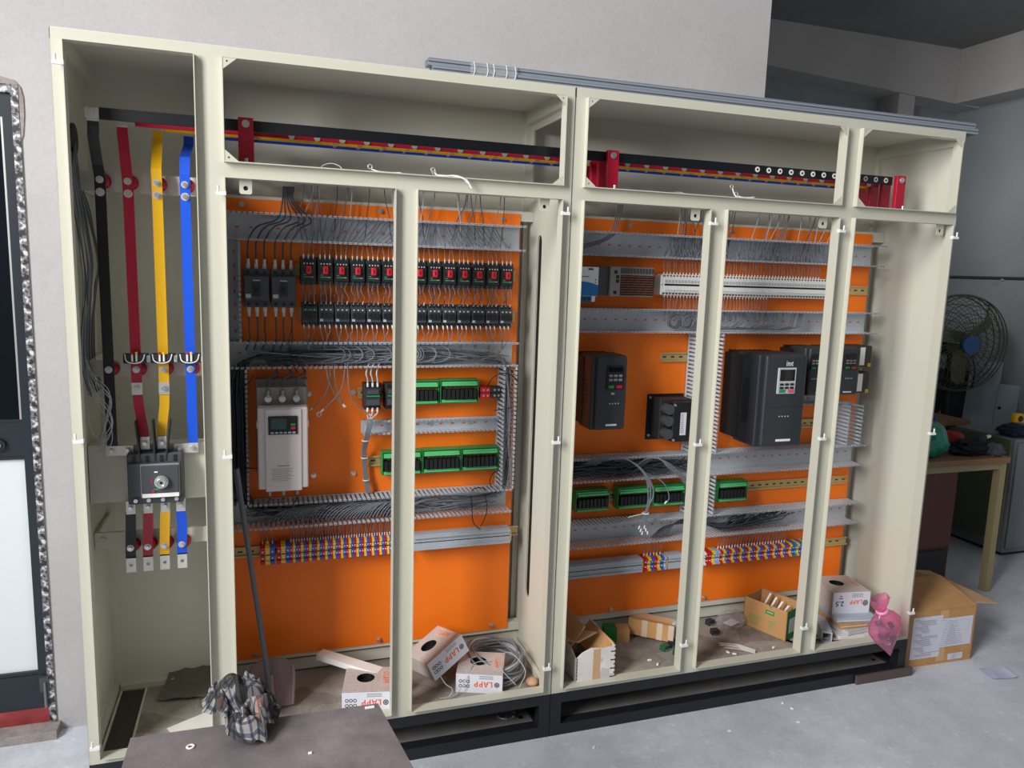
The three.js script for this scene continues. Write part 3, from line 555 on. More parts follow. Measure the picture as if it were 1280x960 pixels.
// ---------------------------------------------------------------- busbars
function ribbon(pts, w, t, axis = 'x') {                                  // flat strap swept through pts; width along x, thickness along z (or y/z for a level strap)
  const pos = [], idx = [], o = axis === 'x' ? [[-w / 2, 0, -t / 2], [w / 2, 0, -t / 2], [w / 2, 0, t / 2], [-w / 2, 0, t / 2]] : [[0, -w / 2, -t / 2], [0, w / 2, -t / 2], [0, w / 2, t / 2], [0, -w / 2, t / 2]];
  pts.forEach(p => o.forEach(q => pos.push(p[0] + q[0], p[1] + q[1], p[2] + q[2])));
  for (let i = 0; i < pts.length - 1; i++) for (let k = 0; k < 4; k++) { const a = i * 4 + k, b = i * 4 + (k + 1) % 4, c = a + 4, d = b + 4; idx.push(a, b, c, b, d, c); }
  const e = (pts.length - 1) * 4; idx.push(0, 2, 1, 0, 3, 2, e, e + 1, e + 2, e, e + 2, e + 3);
  const g = new THREE.BufferGeometry(); g.setAttribute('position', new THREE.Float32BufferAttribute(pos, 3)); g.setIndex(idx);
  g.setAttribute('uv', new THREE.Float32BufferAttribute(new Float32Array(pos.length / 3 * 2), 2));
  const n = g.toNonIndexed(); n.computeVertexNormals(); return n;
}
const washer = (x, y, z, r = .011) => [cyl(x, y, z + .0012, r, .0024, 'z', 16)];
const bolt = (g, x, y, z, r = .0115) => { const w = part(g, 'bolt_washer', cyl(x, y, z + .001, r, .002, 'z', 16), mat.tin); part(w, 'bolt_head', cyl(x, y, z + .006, r * .62, .009, 'z', 6), mat.boltHead); };
const BAR = [['black', mat.busBlack, .088, 2.762, -.09], ['red', mat.busRed, .165, 2.765, -.16], ['yellow', mat.busYellow, .232, 2.765, -.22], ['blue', mat.busBlue, .310, 2.765, -.28]];
BAR.forEach(([c, m, x0, x1, z], k) => {
  const g = thing('busbar', `long ${c} sleeved busbar running level through the top of both enclosures`, 'busbar', 'level busbars');
  part(g, 'sleeve', RB(x0, x1, 1.972, 2.003, z - .004, z + .004, .0015), m);
  part(g, 'bare_end', B(x0 - .034, x0, 1.974, 2.001, z - .003, z + .003), mat.tin, 'bare tinned end');
  if (k === 0) { for (let x = 2.16; x < 2.76; x += .0475) { part(g, 'hole_ring', [cyl(x, 1.988, z + .0046, .0095, .0012, 'z', 18)], mat.wireWhite); part(g, 'hole', cyl(x, 1.988, z + .0054, .004, .001, 'z', 10), mat.black); } bolt(g, x0 - .017, 1.988, z + .003, .01); }
  else for (let x = x0 + (k === 1 ? .42 : .41); x < 2.74; x += .0735) if (Math.abs(x - .458) > .04 && Math.abs(x - 1.593) > .05) part(g, 'bolt', [cyl(x, 1.980, z + .006, k === 1 ? .009 : .006, .004, 'z', 14)], mat.tin);
});
for (const [x, label] of [[.458, 'red insulating busbar support beside the left post'], [1.593, 'red insulating busbar support just right of the enclosure seam'], [2.788, 'red insulating busbar support at the right end of the busbars']]) {
  const g = thing('busbar_support', label, 'insulator', 'busbar supports');
  part(g, 'foot_bar', B(x - .018, x + .018, 1.874, 1.882, DEP, -.045), mat.creamIn);
  for (const [, , , , z] of BAR) { const c = part(g, 'column', RB(x - .0205, x + .0205, 1.882, 2.007, z + .0045, z + .022, .002), mat.support); part(c, 'column_bolt', [cyl(x, 1.99, z + .025, .009, .006, 'z', 6), cyl(x, 1.99, z + .0225, .0105, .002, 'z', 14)], mat.boltHead); }
  part(g, 'foot_screw', cyl(x, 1.888, -.05, .006, .012, 'y', 6), mat.boltHead);
}
// left compartment: cross bars, breaker plate
for (const [y0, y1] of [[1.793, 1.847], [1.262, 1.310], [.736, .785]]) {
  const b = part(enc1, 'cross_bar', B(.004, .364, y0, y1, -.212, -.20), mat.creamIn);
  for (const x of [.004, .354]) part(b, 'bracket', B(x, x + .01, y0, y1, DEP, -.212), mat.creamIn);
  part(b, 'bar_bolt', cyl(.028, (y0 + y1) / 2 + .004, -.197, .008, .006, 'z', 10), mat.cream);
}
{ const b = part(enc1, 'breaker_plate', [B(.004, .364, .888, 1.062, -.182, -.17), B(.004, .364, 1.05, 1.062, -.22, -.182), B(.004, .364, .888, .90, -.22, -.182)], mat.creamIn); for (const x of [.004, .354]) part(b, 'bracket', B(x, x + .01, .90, 1.05, DEP, -.182), mat.creamIn); }
// insulators
const insGeo = new THREE.LatheGeometry([[0, 0], [.014, 0], [.017, .006], [.020, .010], [.017, .014], [.021, .019], [.017, .024], [.019, .029], [.013, .034], [0, .034]].map(p => new THREE.Vector2(...p)), 18).rotateX(Math.PI / 2);
const PH = ['black', 'red', 'yellow', 'blue'], BX = [.071, .141, .2155, .289];
for (const [r, y, xs] of [['upper', 1.82, BX], ['middle', 1.288, BX.map((x, i) => [.071, .144, .216, .289][i])], ['lower', .749, [.107, .154, .2, .249]]]) xs.forEach((x, i) => {
  const g = thing('standoff_insulator', `dark red ribbed insulator behind the ${PH[i]} strap on the ${r} cross bar`, 'insulator', 'standoff insulators');
  part(g, 'ribbed_body', insGeo.clone().translate(x + .004, y, -.20), mat.insul); part(g, 'insert', cyl(x + .004, y, -.1645, .008, .004, 'z', 12), mat.steel);
});
// vertical straps
const STR = [
  [mat.busBlack, [[.071, 1.985, -.098], [.07, 1.955, -.105], [.066, 1.93, -.12], [.068, 1.86, -.152], [.071, 1.83, -.157], [.071, 1.062, -.157]]],
  [mat.busRed, [[.131, 1.985, -.168], [.131, 1.95, -.168], [.138, 1.86, -.159], [.141, 1.81, -.157], [.143, 1.215, -.157]]],
  [mat.busYellow, [[.215, 1.985, -.228], [.214, 1.95, -.22], [.2145, 1.86, -.16], [.2155, 1.82, -.157], [.2155, 1.215, -.157]]],
  [mat.busBlue, [[.293, 1.985, -.288], [.292, 1.95, -.28], [.29, 1.90, -.17], [.289, 1.85, -.157], [.289, 1.062, -.157]]]];
STR.forEach(([m, pts], i) => {
  const g = thing('busbar_strap', `long upright ${PH[i]} strap in the narrow left compartment`, 'busbar', 'upright straps');
  part(g, 'sleeve', ribbon(pts, .0275, .006), m);
  part(g, 'bare_end', RB(pts[0][0] - .0145, pts[0][0] + .0145, 1.968, 2.0, pts[0][2] - .0045, pts[0][2] + .0045, .001), mat.tin, 'bare tinned end');
  bolt(g, BX[i], 1.821, -.154, .010); bolt(g, BX[i], 1.787, -.154, .0115); bolt(g, pts[pts.length - 1][0], 1.288, -.154, .010);
  if (i === 1 || i === 2) {
    const ex = i === 1 ? .160 : .206;
    part(g, 'joint_plate', RB(pts[4][0] - .0145, pts[4][0] + .0145, 1.214, 1.25, -.156, -.150, .001), mat.tin, 'bare joint plate'); bolt(g, pts[4][0], 1.233, -.150, .011);
    part(g, 'lower_link', ribbon([[pts[4][0], 1.218, -.157], [pts[4][0] + (ex - pts[4][0]) * .15, 1.18, -.157], [ex - .002, 1.09, -.15], [ex, 1.055, -.145]], .0265, .006), m);
    part(g, 'bare_end', RB(ex - .013, ex + .013, 1.052, 1.09, -.148, -.141, .001), mat.tin); bolt(g, ex, 1.071, -.141, .01);
  } else {
    const [a, b] = i ? [.236, .304] : [.054, .128];
    part(g, 'transition_plate', RB(a, b, 1.034, 1.064, -.158, -.15, .001), mat.tin, 'bare tinned cross plate'); bolt(g, a + .016, 1.049, -.15, .009); bolt(g, b - .016, 1.051, -.15, .009);
  }
});
[.107, .154, .2, .249].forEach((x, i) => {
  const g = thing('outgoing_link', `short ${PH[i]} strap with a bare drilled end below the main breaker`, 'busbar', 'outgoing straps'), m = [mat.busBlack, mat.busRed, mat.busYellow, mat.busBlue][i], tx = [.116, .163, .21, .253][i];
  part(g, 'sleeve', ribbon([[tx - .003, .862, -.15], [x + .003, .80, -.155], [x, .74, -.157], [x, .716, -.157]], .0275, .006), m);
  part(g, 'bare_end', RB(tx - .0155, tx + .0105, .855, .896, -.153, -.146, .001), mat.tin); bolt(g, tx - .002, .876, -.146, .009);
  part(g, 'bare_end', prism([[x - .0135, .672], [x + .0135, .672], [x + .0135, .72], [x - .0135, .72]], -.160, -.154, [circle(x, .695, .0052)]), mat.tin, 'bare drilled end'); bolt(g, x, .748, -.154, .010);
});
// main breaker
{
  const g = thing('main_breaker', 'large grey-black main breaker with a round spindle in the left compartment', 'breaker'); g.position.set(.113, .893, -.17);
  part(g, 'body', [RB(0, .149, 0, .152, 0, .055, .004), RB(.002, .147, .026, .126, .05, .066, .004)], mat.charcoal);
  part(g, 'front_frame', RB(.037, .142, .024, .124, .062, .074, .003), mat.softGrey, 'pale metal front frame');
  part(g, 'front_panel', RB(.039, .140, .038, .121, .068, .0785, .003), mat.charcoal);
  const b = part(g, 'spindle_boss', [cyl(.094, .073, .082, .019, .012, 'z', 24), cyl(.094, .073, .09, .0155, .008, 'z', 24)], mat.steel); part(b, 'spindle_socket', B(.090, .098, .069, .077, .0935, .0946), mat.black); part(b, 'spindle_ring', new THREE.TorusGeometry(.011, .0022, 8, 20).translate(.094, .073, .094), mat.boltHead);
  part(g, 'red_mark', B(.066, .069, .068, .082, .0785, .0792), mat.tRed); part(g, 'red_button', cyl(.071, .046, .0795, .0045, .003, 'z', 10), mat.tRed); part(g, 'green_mark', B(.073, .088, .049, .052, .0785, .079), mat.greenLine); part(g, 'white_mark', B(.075, .084, .100, .104, .0785, .079), mat.whitePl);
  part(g, 'label_strip', B(.041, .139, .025, .037, .074, .0755), mat.whitePl, 'pale printed strip');
  for (const y of [.142, .132]) for (const x of [.02, .055, .093, .13]) part(g, 'terminal_hole', cyl(x, y, .0555, .0055, .002, 'z', 12), mat.black);
  for (const y of [.012]) for (const x of [.02, .055, .093, .13]) part(g, 'terminal_screw', cyl(x, y, .057, .006, .004, 'z', 12), mat.boltHead);
  for (const [x0, x1] of [[.036, .026], [.076, .071], [.104, .118]]) part(g, 'phase_barrier', [ribbon([[x0, .13, .035], [(x0 + x1) / 2, .19, .035], [x1, .248, .035]], .0035, .045)], mat.blackSoft);
}
// current transformers clipped on the red, yellow and blue straps
[.143, .2155, .289].forEach((x, i) => {
  const g = thing('current_transformer', `black clip-on current transformer around the ${PH[i + 1]} strap`, 'transformer', 'current transformers'); g.position.set(x, 1.308, -.157);
  const ring = prism([[-.032, -.02], [.032, -.02], [.032, .012], [.02, .024], [-.02, .024], [-.032, .012]], 0, .026, [[[-.017, -.008], [.017, -.008], [.017, .008], [-.017, .008]]]).rotateX(Math.PI / 2).translate(0, .026, 0);
  part(g, 'core', ring, mat.blackSoft);
  part(g, 'spring_clip', [tube([[-.026, .026, .02], [-.02, .008, .032], [0, .002, .034], [.02, .008, .032], [.026, .026, .02]], .0018, 14, 5)], mat.wireWhite);
  part(g, 'terminal_box', RB(.026, .040, .002, .022, -.012, .014, .002), mat.greyPl);
  for (const d of [-.006, .005]) { const s = part(g, 'secondary_lead', cyl(d, .016, .027, .0028, .02, 'y', 8), mat.whitePl); part(s, 'lead_tip', cyl(d, .03, .027, .0034, .008, 'y', 8), d < 0 ? mat.tRed : mat.tYel); }
});

// ---------------------------------------------------------------- wires
function wire(label, group, pts, r, m, ends = 0, name = 'control_wire') {
  const o = solo(name, label, 'wire', tube(pts, r, Math.max(6, pts.length * 3), 5), m, group);
  const fer = (a, b) => { const d = V(...b).sub(V(...a)), L = d.length(), g = new THREE.CylinderGeometry(r * 1.35, r * 1.35, .013, 6); g.applyQuaternion(new THREE.Quaternion().setFromUnitVectors(V(0, 1, 0), d.normalize())).translate(a[0] + d.x * .0065, a[1] + d.y * .0065, a[2] + d.z * .0065); part(o, 'ferrule', g, mat.ferrule, 'white wire ferrule'); };
  if (ends & 1) fer(pts[0], pts[1]);
  if (ends & 2) fer(pts[pts.length - 1], pts[pts.length - 2]);
  return o;
}
function bundle(label, n, fn, r, m) {
  const o = solo('wire_bundle', label, 'wires', Array.from({ length: n }, (_, i) => tube(fn(i), r * rr(.8, 1.15), 14, 4)), m);
  o.userData.kind = 'stuff'; return o;
}
const WG = [mat.wireGrey, mat.wireGrey, mat.wireLight, mat.wireDark];
const pick = () => WG[Math.floor(rnd() * 4)];
const LMR = ['left', 'middle', 'right'];
for (let i = 0; i < 14; i++) for (let j = 0; j < 3; j++) {
  const x = GX(i) + .0095 + j * .015, m = mat.wireGrey, q = rr(-.008, .008), n = ord(i + 1);
  wire(`${LMR[j]} thin grey wire rising from the ${n} motor breaker into the duct above`, 'wires above the motor breakers', [[x, 1.626, -.262], [x, 1.645, -.264], [x + q * .5, 1.662, -.272], [x + q, 1.70, -.28]], .0014, m, 1, 'breaker_feed_wire');
  const x2 = GX(i) + .013 + j * .015, q2 = rr(-.006, .006);
  wire(`${LMR[j]} thin grey wire from the ${n} motor breaker down to its contactor`, 'wires between motor breakers and contactors', [[x, 1.545, -.262], [x + q2, 1.527, -.25], [x2 - q2, 1.503, -.252], [x2, 1.482, -.27]], .0014, m, 2, 'breaker_link_wire');
  if (j < 2) wire(`${j ? 'right' : 'left'} dark looped wire below the ${n} motor breaker`, 'looped control wires under the motor breakers', [[x + .006, 1.545, -.258], [x + rr(-.01, .012), 1.522, -.243], [x + rr(-.01, .012), 1.51, -.243], [x + .002, 1.484, -.265]], .0013, mat.wireDark, 0, 'looped_wire');
  wire(`${LMR[j]} white-tipped wire dropping from the ${n} contactor into the duct`, 'wires under the contactors', [[x2 - .004, 1.414, -.27], [x2 - .003, 1.396, -.262], [x2 + rr(-.012, .004), 1.375, -.265], [GX(i) + .024, 1.33, -.285]], .0016, m, 1, 'contactor_wire');
}
for (let i = 0; i < 6; i++) { const x = (i < 3 ? .454 : .535) + (i % 3) * .0245, n = `${LMR[i % 3]} terminal of the ${i < 3 ? 'left' : 'right'} moulded breaker`; wire(`dark cable rising from the ${n}`, 'cables above the moulded breakers', [[x, 1.605, -.287], [x, 1.65, -.287], [x + .004, 1.68, -.287], [x + .03, 1.72, -.29], [x + .09 - i * .005, 1.745, -.295], [.56 + i * .007, 1.80, -.30], [.566 + i * .006, 1.85, -.33]], .0028, mat.wireDark, 0, 'power_cable'); wire(`dark cable dropping from the ${n}`, 'cables below the moulded breakers', [[x, 1.445, -.287], [x + rr(-.004, .004), 1.40, -.285], [x, 1.365, -.287], [x - .012, 1.33, -.295]], .0028, mat.wireDark, 0, 'power_cable'); }
// wires from the upper compartment down into the top ducts
const sorted = (n, a, b) => Array.from({ length: n }, () => rr(a, b)).sort((p, q) => p - q);
sorted(24, .60, 1.30).forEach((x, i) => { const d = rr(-.03, .05); wire(`grey wire coming down into the left enclosure top duct, ${ord(i + 1)} from the left`, 'feed wires above the left top duct', [[x + d, 1.868, -.31], [x + d * .8, 1.82, -.305], [x + d * .2, 1.77, -.30], [x, 1.72, -.305], [x - d * .4, 1.69, -.31]], .0018, pick(), 0, 'feed_wire'); });
sorted(30, 1.92, 2.66).forEach((x, i) => { const d = rr(-.02, .07); wire(`grey wire coming down into the right enclosure top duct, ${ord(i + 1)} from the left`, 'feed wires above the right top duct', [[x + d, 1.868, -.31], [x + d * .7, 1.82, -.305], [x + d * .2, 1.77, -.30], [x, 1.72, -.305], [x, 1.69, -.31]], .0018, pick(), 0, 'feed_wire'); });
for (let i = 0; i < 3; i++) wire(`slanting grey cable entering the right top duct, ${ord(i + 1)} from the left`, 'slanting dark cables', [[1.74 + i * .008, 1.868, -.31], [1.72 + i * .008, 1.80, -.30], [1.69 + i * .01, 1.745, -.285], [1.62, 1.715 - i * .006, -.295], [1.52, 1.70 - i * .006, -.305]], .0026, mat.wireGrey, 0, 'power_cable');
// wires inside the ducts
const inY = (a, b) => rr(a, b);
bundle('grey wires fanned out inside the duct above the motor breakers', 46, i => { const x = .62 + i * .0155, d = .028 * Math.sin(x * 8 + 1) + rr(-.004, .004); return [[x, 1.685, rr(-.31, -.275)], [x + d, 1.715, -.30], [x + d * 2, 1.75, rr(-.31, -.28)]]; }, .0019, mat.wireGrey);
bundle('grey wires packed inside the duct under the contactors', 42, i => { const a = rr(.43, .7), b = rr(.85, 1.34), y = () => rr(1.285, 1.335), z = () => rr(-.325, -.265); return [[a, y(), z()], [a + (b - a) * .35, y(), z()], [a + (b - a) * .7, y(), z()], [b, rr(1.285, 1.31), z()]]; }, .0022, mat.wireGrey);
bundle('loops of grey wire curling inside the duct under the contactors', 16, i => { const x = .70 + rr(0, .42), r = rr(.02, .045); return [[x, 1.35, -.28], [x + r, 1.335, -.262], [x + r * 1.2, 1.31, -.258], [x + r * .4, 1.292, -.262], [x - r, 1.288, -.27], [x - 2.4 * r, 1.30, -.28]]; }, .0018, mat.wireGrey);
bundle('dark wires running down the upright duct left of the soft starter', 26, i => { const x = rr(.40, .436), z = rr(-.32, -.26); return [[.52 + rr(0, .12), 1.30 + rr(0, .03), z], [.45, 1.30, z], [x, 1.25, z], [x + rr(-.004, .004), 1.1, z], [x, .92, z], [x + .02, .82, z], [.52 + rr(0, .1), rr(.76, .80), z]]; }, .0024, mat.wireDark);
bundle('grey wires packed inside the duct above the coloured terminals', 46, i => { const a = rr(.42, .62), b = rr(.8, 1.30), y = () => rr(.755, .805), z = () => rr(-.325, -.265); return [[a, y(), z()], [a + (b - a) * .35, y(), z()], [a + (b - a) * .7, y(), z()], [b, y(), z()]]; }, .0022, mat.wireGrey);
bundle('grey wires curving down inside the duct above the coloured terminals', 40, i => { const x = .50 + i * .0115, l = .085 + .03 * Math.sin(i * .35) + rr(-.006, .006); return [[x + l, .805, rr(-.29, -.265)], [x + l * .6, .80, -.26], [x + l * .2, .78, -.258], [x, .752, -.27]]; }, .0018, mat.wireGrey);
bundle('grey wires running down the upright duct right of the relay modules', 36, i => { const x = () => rr(1.306, 1.34), z = rr(-.325, -.255); return [[1.2 + rr(0, .06), rr(1.285, 1.32), z], [1.29, 1.31, z], [x(), 1.25, z], [x(), 1.1, z], [x(), .98, z], [x(), .88, z], [1.30, .80, z], [1.2 - rr(0, .15), rr(.755, .79), z]]; }, .002, mat.wireGrey);
bundle('grey wires hanging inside the top duct of the right enclosure', 90, i => { const x = 1.93 + i * .0083, d = .014 * Math.sin(x * 11) + rr(-.002, .002); return [[x, 1.682, rr(-.31, -.27)], [x + d, 1.71, -.295], [x + d * 1.6, 1.748, rr(-.31, -.28)]]; }, .0018, mat.wireGrey);
bundle('grey wires coiled in the duct below the white fuse terminals', 34, i => { const x = 2.12 + rr(0, .45); return [[x, 1.475, -.28], [x - .01, 1.45, -.262], [x - .03, 1.42, -.26], [x - .08, 1.41, -.265], [2.15, 1.405 + rr(0, .01), -.275], [2.12 + rr(-.02, .02), 1.36, -.27], [2.12 + rr(-.03, .04), 1.15, -.285], [2.12, .95, -.29]]; }, .0019, mat.wireGrey);
bundle('two small coils of grey wire in the duct left of the middle post', 8, i => { const x = i < 4 ? 1.99 : 2.045, r = rr(.022, .032); return Array.from({ length: 9 }, (_, k) => [x + r * Math.cos(k * .8), 1.437 + r * .9 * Math.sin(k * .8), -.262 - k * .004 - (i % 4) * .006]); }, .0022, mat.wireGrey);
bundle('dark wires lying thick in the duct beneath the drives', 48, i => { const a = rr(1.49, 1.6), b = rr(1.75, 2.17), y = () => rr(.842, .90), z = () => rr(-.325, -.262); return [[a, y(), z()], [a + (b - a) * .4, y(), z()], [a + (b - a) * .75, y(), z()], [b, y(), z()]]; }, .0026, mat.wireDark);
bundle('dark wires sweeping down into the lowest duct above the coloured terminals', 34, i => { const z = rr(-.31, -.262), e = rr(2.25, 2.56); return [[2.12 + rr(-.02, .03), .83, z], [2.13 + rr(-.02, .03), .70, z], [2.17 + rr(0, .03), .625, z], [2.26 + rr(0, .05), .592 + rr(0, .02), z], [e, .61 + rr(0, .03), z], [e + .04, .645, z]]; }, .0026, mat.wireDark);
bundle('grey wires in the lowest duct above the six coloured terminals', 8, i => [[2.10, .63 + i * .003, -.28], [2.05, .635 + i * .002, -.27], [1.98 + i * .006, .63, -.265], [1.93 + i * .01, .585, -.275]], .0024, mat.wireDark);
// terminal wires
for (let i = 0; i < 3; i++) { const x = t1x + .008 + i * .0155; wire(`${LMR[i]} white-tipped wire entering the short separate terminal set`, 'wires into the short terminal set', [[x, .672, -.30], [x, .70, -.298], [x + rr(-.004, .004), .73, -.295], [x + .01, .77, -.29]], .0017, mat.wireGrey, 1, 'terminal_wire'); }
for (let i = 0; i < 43; i++) { const x = t1x + .099 + i * .0088; wire(`white-tipped wire into the long terminal set of the left enclosure, ${ord(i + 1)} from the left`, 'wires into the long terminal set', [[x, .672, -.30], [x, .69, -.298], [x + rr(-.007, .007), .715, -.292], [x + rr(-.008, .010), .76, -.285]], .0015, mat.wireGrey, 1, 'terminal_wire'); }
for (let i = 0; i < 6; i++) { const x = 1.921 + i * .0145; wire(`white-tipped wire into the six-terminal set of the right enclosure, ${ord(i + 1)} from the left`, 'wires into the six coloured terminals', [[x, .50, -.30], [x, .525, -.298], [x + rr(-.004, .004), .55, -.292], [x + .004, .59, -.285]], .0016, mat.wireGrey, 1, 'terminal_wire'); }
for (let i = 0; i < 29; i++) { const x = 2.262 + i * .0136; if (x < 2.60) wire(`white-tipped wire into the lower right terminal set, ${ord(i + 1)} from the left`, 'wires into the lower right terminals', [[x, .50, -.30], [x, .522, -.298], [x + rr(-.004, .004), .545, -.292], [x + rr(-.004, .004), .595, -.285]], .0016, mat.wireGrey, 1, 'terminal_wire'); }
for (let i = 0; i < 52; i++) { const x = 1.927 + i * (2.668 - 1.92) / 54; wire(`white-tipped wire above the white fuse terminals, ${ord(i + 1)} from the left`, 'wires above the white fuse terminals', [[x, 1.608, -.288], [x, 1.628, -.286], [x + rr(-.006, .006), 1.652, -.288], [x + rr(-.01, .01), 1.70, -.29]], .0015, mat.wireGrey, 1, 'terminal_wire'); }
for (let i = 0; i < 34; i++) { const x = 1.935 + i * (2.668 - 1.92) / 54; wire(`white-tipped wire below the white fuse terminals, ${ord(i + 1)} from the left`, 'wires below the white fuse terminals', [[x, 1.541, -.288], [x, 1.522, -.286], [x + rr(-.006, .006), 1.50, -.288], [x + rr(-.01, .01), 1.45, -.285]], .0015, mat.wireGrey, 1, 'terminal_wire'); }
// soft starter cables, spare leads with lugs
for (const [i, d] of [.033, .076, .119].entries()) { wire(`dark cable bending into the ${LMR[i]} top lug of the soft starter`, 'cables above the soft starter', [[.474 + d, 1.22, P + .122], [.474 + d + .004, 1.245, P + .115], [.474 + d + .03, 1.262, P + .09], [.474 + d + .01, 1.29, P + .06], [.474 + d - .02, 1.31, P + .05]], .0045, mat.wireDark); wire(`dark cable below the ${LMR[i]} bottom lug of the soft starter`, 'cables below the soft starter', [[.474 + d, .846, P + .088], [.474 + d - .006, .825, P + .08], [.474 + d - .02, .80, P + .06], [.474 + d - .05, .78, P + .05]], .0045, mat.wireDark); }
const lead = (label, pts, ring) => { const o = wire(label, 'spare leads right of the soft starter', pts, .002, mat.wireGrey, 2, 'spare_lead'); if (ring) { const e = pts[pts.length - 1]; part(o, 'ring_lug', [new THREE.TorusGeometry(.0065, .0022, 6, 16).translate(e[0] - .006, e[1] - .008, e[2])], mat.tin, 'tinned ring lug'); } };
lead('hanging spare lead ending in a ring lug right of the soft starter', [[.755, 1.30, -.28], [.745, 1.25, -.24], [.735, 1.20, -.25], [.70, 1.155, -.26], [.672, 1.128, -.26]], true);
lead('hanging spare lead crossing the ring-lugged one', [[.69, 1.30, -.28], [.692, 1.25, -.24], [.71, 1.20, -.25], [.73, 1.165, -.26], [.752, 1.143, -.26]]);
lead('short hanging spare lead closest to the soft starter', [[.70, 1.30, -.28], [.70, 1.24, -.245], [.688, 1.19, -.26], [.655, 1.145, -.28], [.64, 1.13, -.29]]);
lead('hanging spare lead with a white tip beside the crossing leads', [[.72, 1.30, -.28], [.715, 1.25, -.245], [.728, 1.19, -.26], [.738, 1.165, -.26], [.748, 1.14, -.27]]);
lead('long spare lead curving toward the small contactor', [[.762, 1.30, -.28], [.757, 1.25, -.235], [.765, 1.19, -.24], [.79, 1.145, -.25], [.823, 1.118, -.25], [.838, 1.112, -.255]]);
for (let i = 0; i < 3; i++) { const x = .826 + i * .0165; wire(`${LMR[i]} white-tipped wire on top of the small contactor left of the middle post`, 'wires on the small contactor', [[x, 1.208, -.268], [x - .002, 1.235, -.262], [x + rr(-.008, .008), 1.258, -.262], [x + .012, 1.30, -.285]], .003, mat.wireLight, 1); wire(`${LMR[i]} white-tipped wire below the small contactor left of the middle post`, 'wires under the small contactor', [[x, 1.136, -.268], [x - .002, 1.118, -.262], [.826 + i * .004, 1.095, -.258], [.818 + i * .005, 1.06, -.262]], .0028, mat.wireLight, 1); }
{ const g = thing('tied_harness', 'tied wire harness dropping from the small contactor to the duct below', 'wires'); part(g, 'strands', Array.from({ length: 6 }, (_, i) => tube([[.826 + i * .003, 1.10, -.257], [.818 + i * .003, 1.05, -.262], [.812 + i * .0026, .98, -.30], [.818 + i * .0026, .90, -.31], [.826 + i * .003, .83, -.30]], .0022, 14, 5)), mat.wireGrey); g.children[0].userData.kind = 'stuff'; for (const [x, y, z] of [[.82, 1.02, -.283], [.82, .955, -.304], [.826, .875, -.307]]) part(g, 'cable_tie', new THREE.TorusGeometry(.0105, .0022, 6, 14).rotateX(Math.PI / 2).translate(x, y, z), mat.wireWhite, 'white cable tie'); }
// black cable ties sticking out of the ducts
const tie = (label, pts, r = .0018) => solo('cable_tie', label, 'cable tie', tube(pts, r, 18, 5), mat.wireBlack, 'black cable ties');
tie('black cable tie sticking up across the duct above the soft starter', [[.60, 1.262, -.245], [.585, 1.29, -.235], [.575, 1.34, -.235], [.573, 1.37, -.225], [.583, 1.41, -.215]]);
tie('black cable tie poking out left of the soft starter', [[.405, 1.20, -.24], [.425, 1.215, -.225], [.45, 1.235, -.22], [.465, 1.26, -.215]]);
tie('black cable tie left of the soft starter base', [[.405, .95, -.245], [.43, .956, -.235], [.47, .954, -.235]]);
tie('arched black cable tie beside the red feed terminal', [[1.245, 1.195, -.28], [1.26, 1.235, -.255], [1.295, 1.252, -.243], [1.33, 1.24, -.243], [1.348, 1.22, -.246]]);
tie('short level black cable tie below the feed terminals', [[1.262, 1.12, -.24], [1.29, 1.124, -.238], [1.33, 1.128, -.245]]);
tie('curved black cable tie at the lower right relay module', [[1.262, .84, -.24], [1.252, .865, -.235], [1.262, .892, -.235], [1.285, .90, -.245]]);
tie('V-shaped black cable tie hanging below the duct of the left enclosure', [[1.185, .815, -.242], [1.19, .77, -.238], [1.192, .735, -.238], [1.20, .71, -.235], [1.222, .69, -.235]]);
tie('slanting black cable tie hanging beside the V-shaped one', [[1.238, .82, -.242], [1.245, .77, -.238], [1.24, .735, -.238], [1.222, .70, -.235]]);
tie('black cable tie looped over the duct teeth of the left enclosure', [[1.188, .83, -.243], [1.2, .842, -.24], [1.225, .842, -.24], [1.24, .83, -.243]]);
// loose leads hanging out over the relay modules of the right enclosure
for (let i = 0; i < 6; i++) wire(`loose grey lead arching over the relay modules, ${ord(i + 1)} from the left at its start`, 'loose leads over the relay modules', [[1.62 + i * .012, .885, -.29], [1.67 + i * .01, .935, -.22], [1.76 + i * .008, .935 - i * .004, -.20], [1.845 + i * .004, .87 - i * .003, -.20], [1.868 + (i % 3) * .012, .79, -.20], [1.862 + (i % 2) * .006, .72, -.20], [1.86 + (i - 3) * .008, .655 - (i % 3) * .012, -.20]], .0023, mat.wireGrey, 2);
for (let i = 0; i < 4; i++) wire(`loose grey lead swinging toward the middle post, ${ord(i + 1)} from the left at its start`, 'loose leads toward the middle post', [[1.85 + i * .01, .88, -.28], [1.88 + i * .01, .925, -.22], [1.95, .905 - i * .006, -.205], [2.02, .85 - i * .006, -.205], [2.09, .80 - i * .012, -.21], [2.13, .77 - i * .014, -.23]], .0022, mat.wireGrey);
wire('loose grey lead bent sharply over the green relay module', 'loose lead over the relay module', [[1.86, .87, -.21], [1.93, .83, -.20], [1.96, .77, -.20], [1.945, .745, -.205]], .0022, mat.wireGrey, 2);
{ const g = solo('cable_tie', 'white cable tie gathering the loose leads over the relay modules', 'cable tie', [new THREE.TorusGeometry(.012, .0025, 6, 14).rotateX(Math.PI / 2).translate(1.862, .715, -.2), tube([[1.85, .713, -.2], [1.81, .708, -.2], [1.79, .704, -.2]], .002, 6, 5)], mat.wireWhite); }
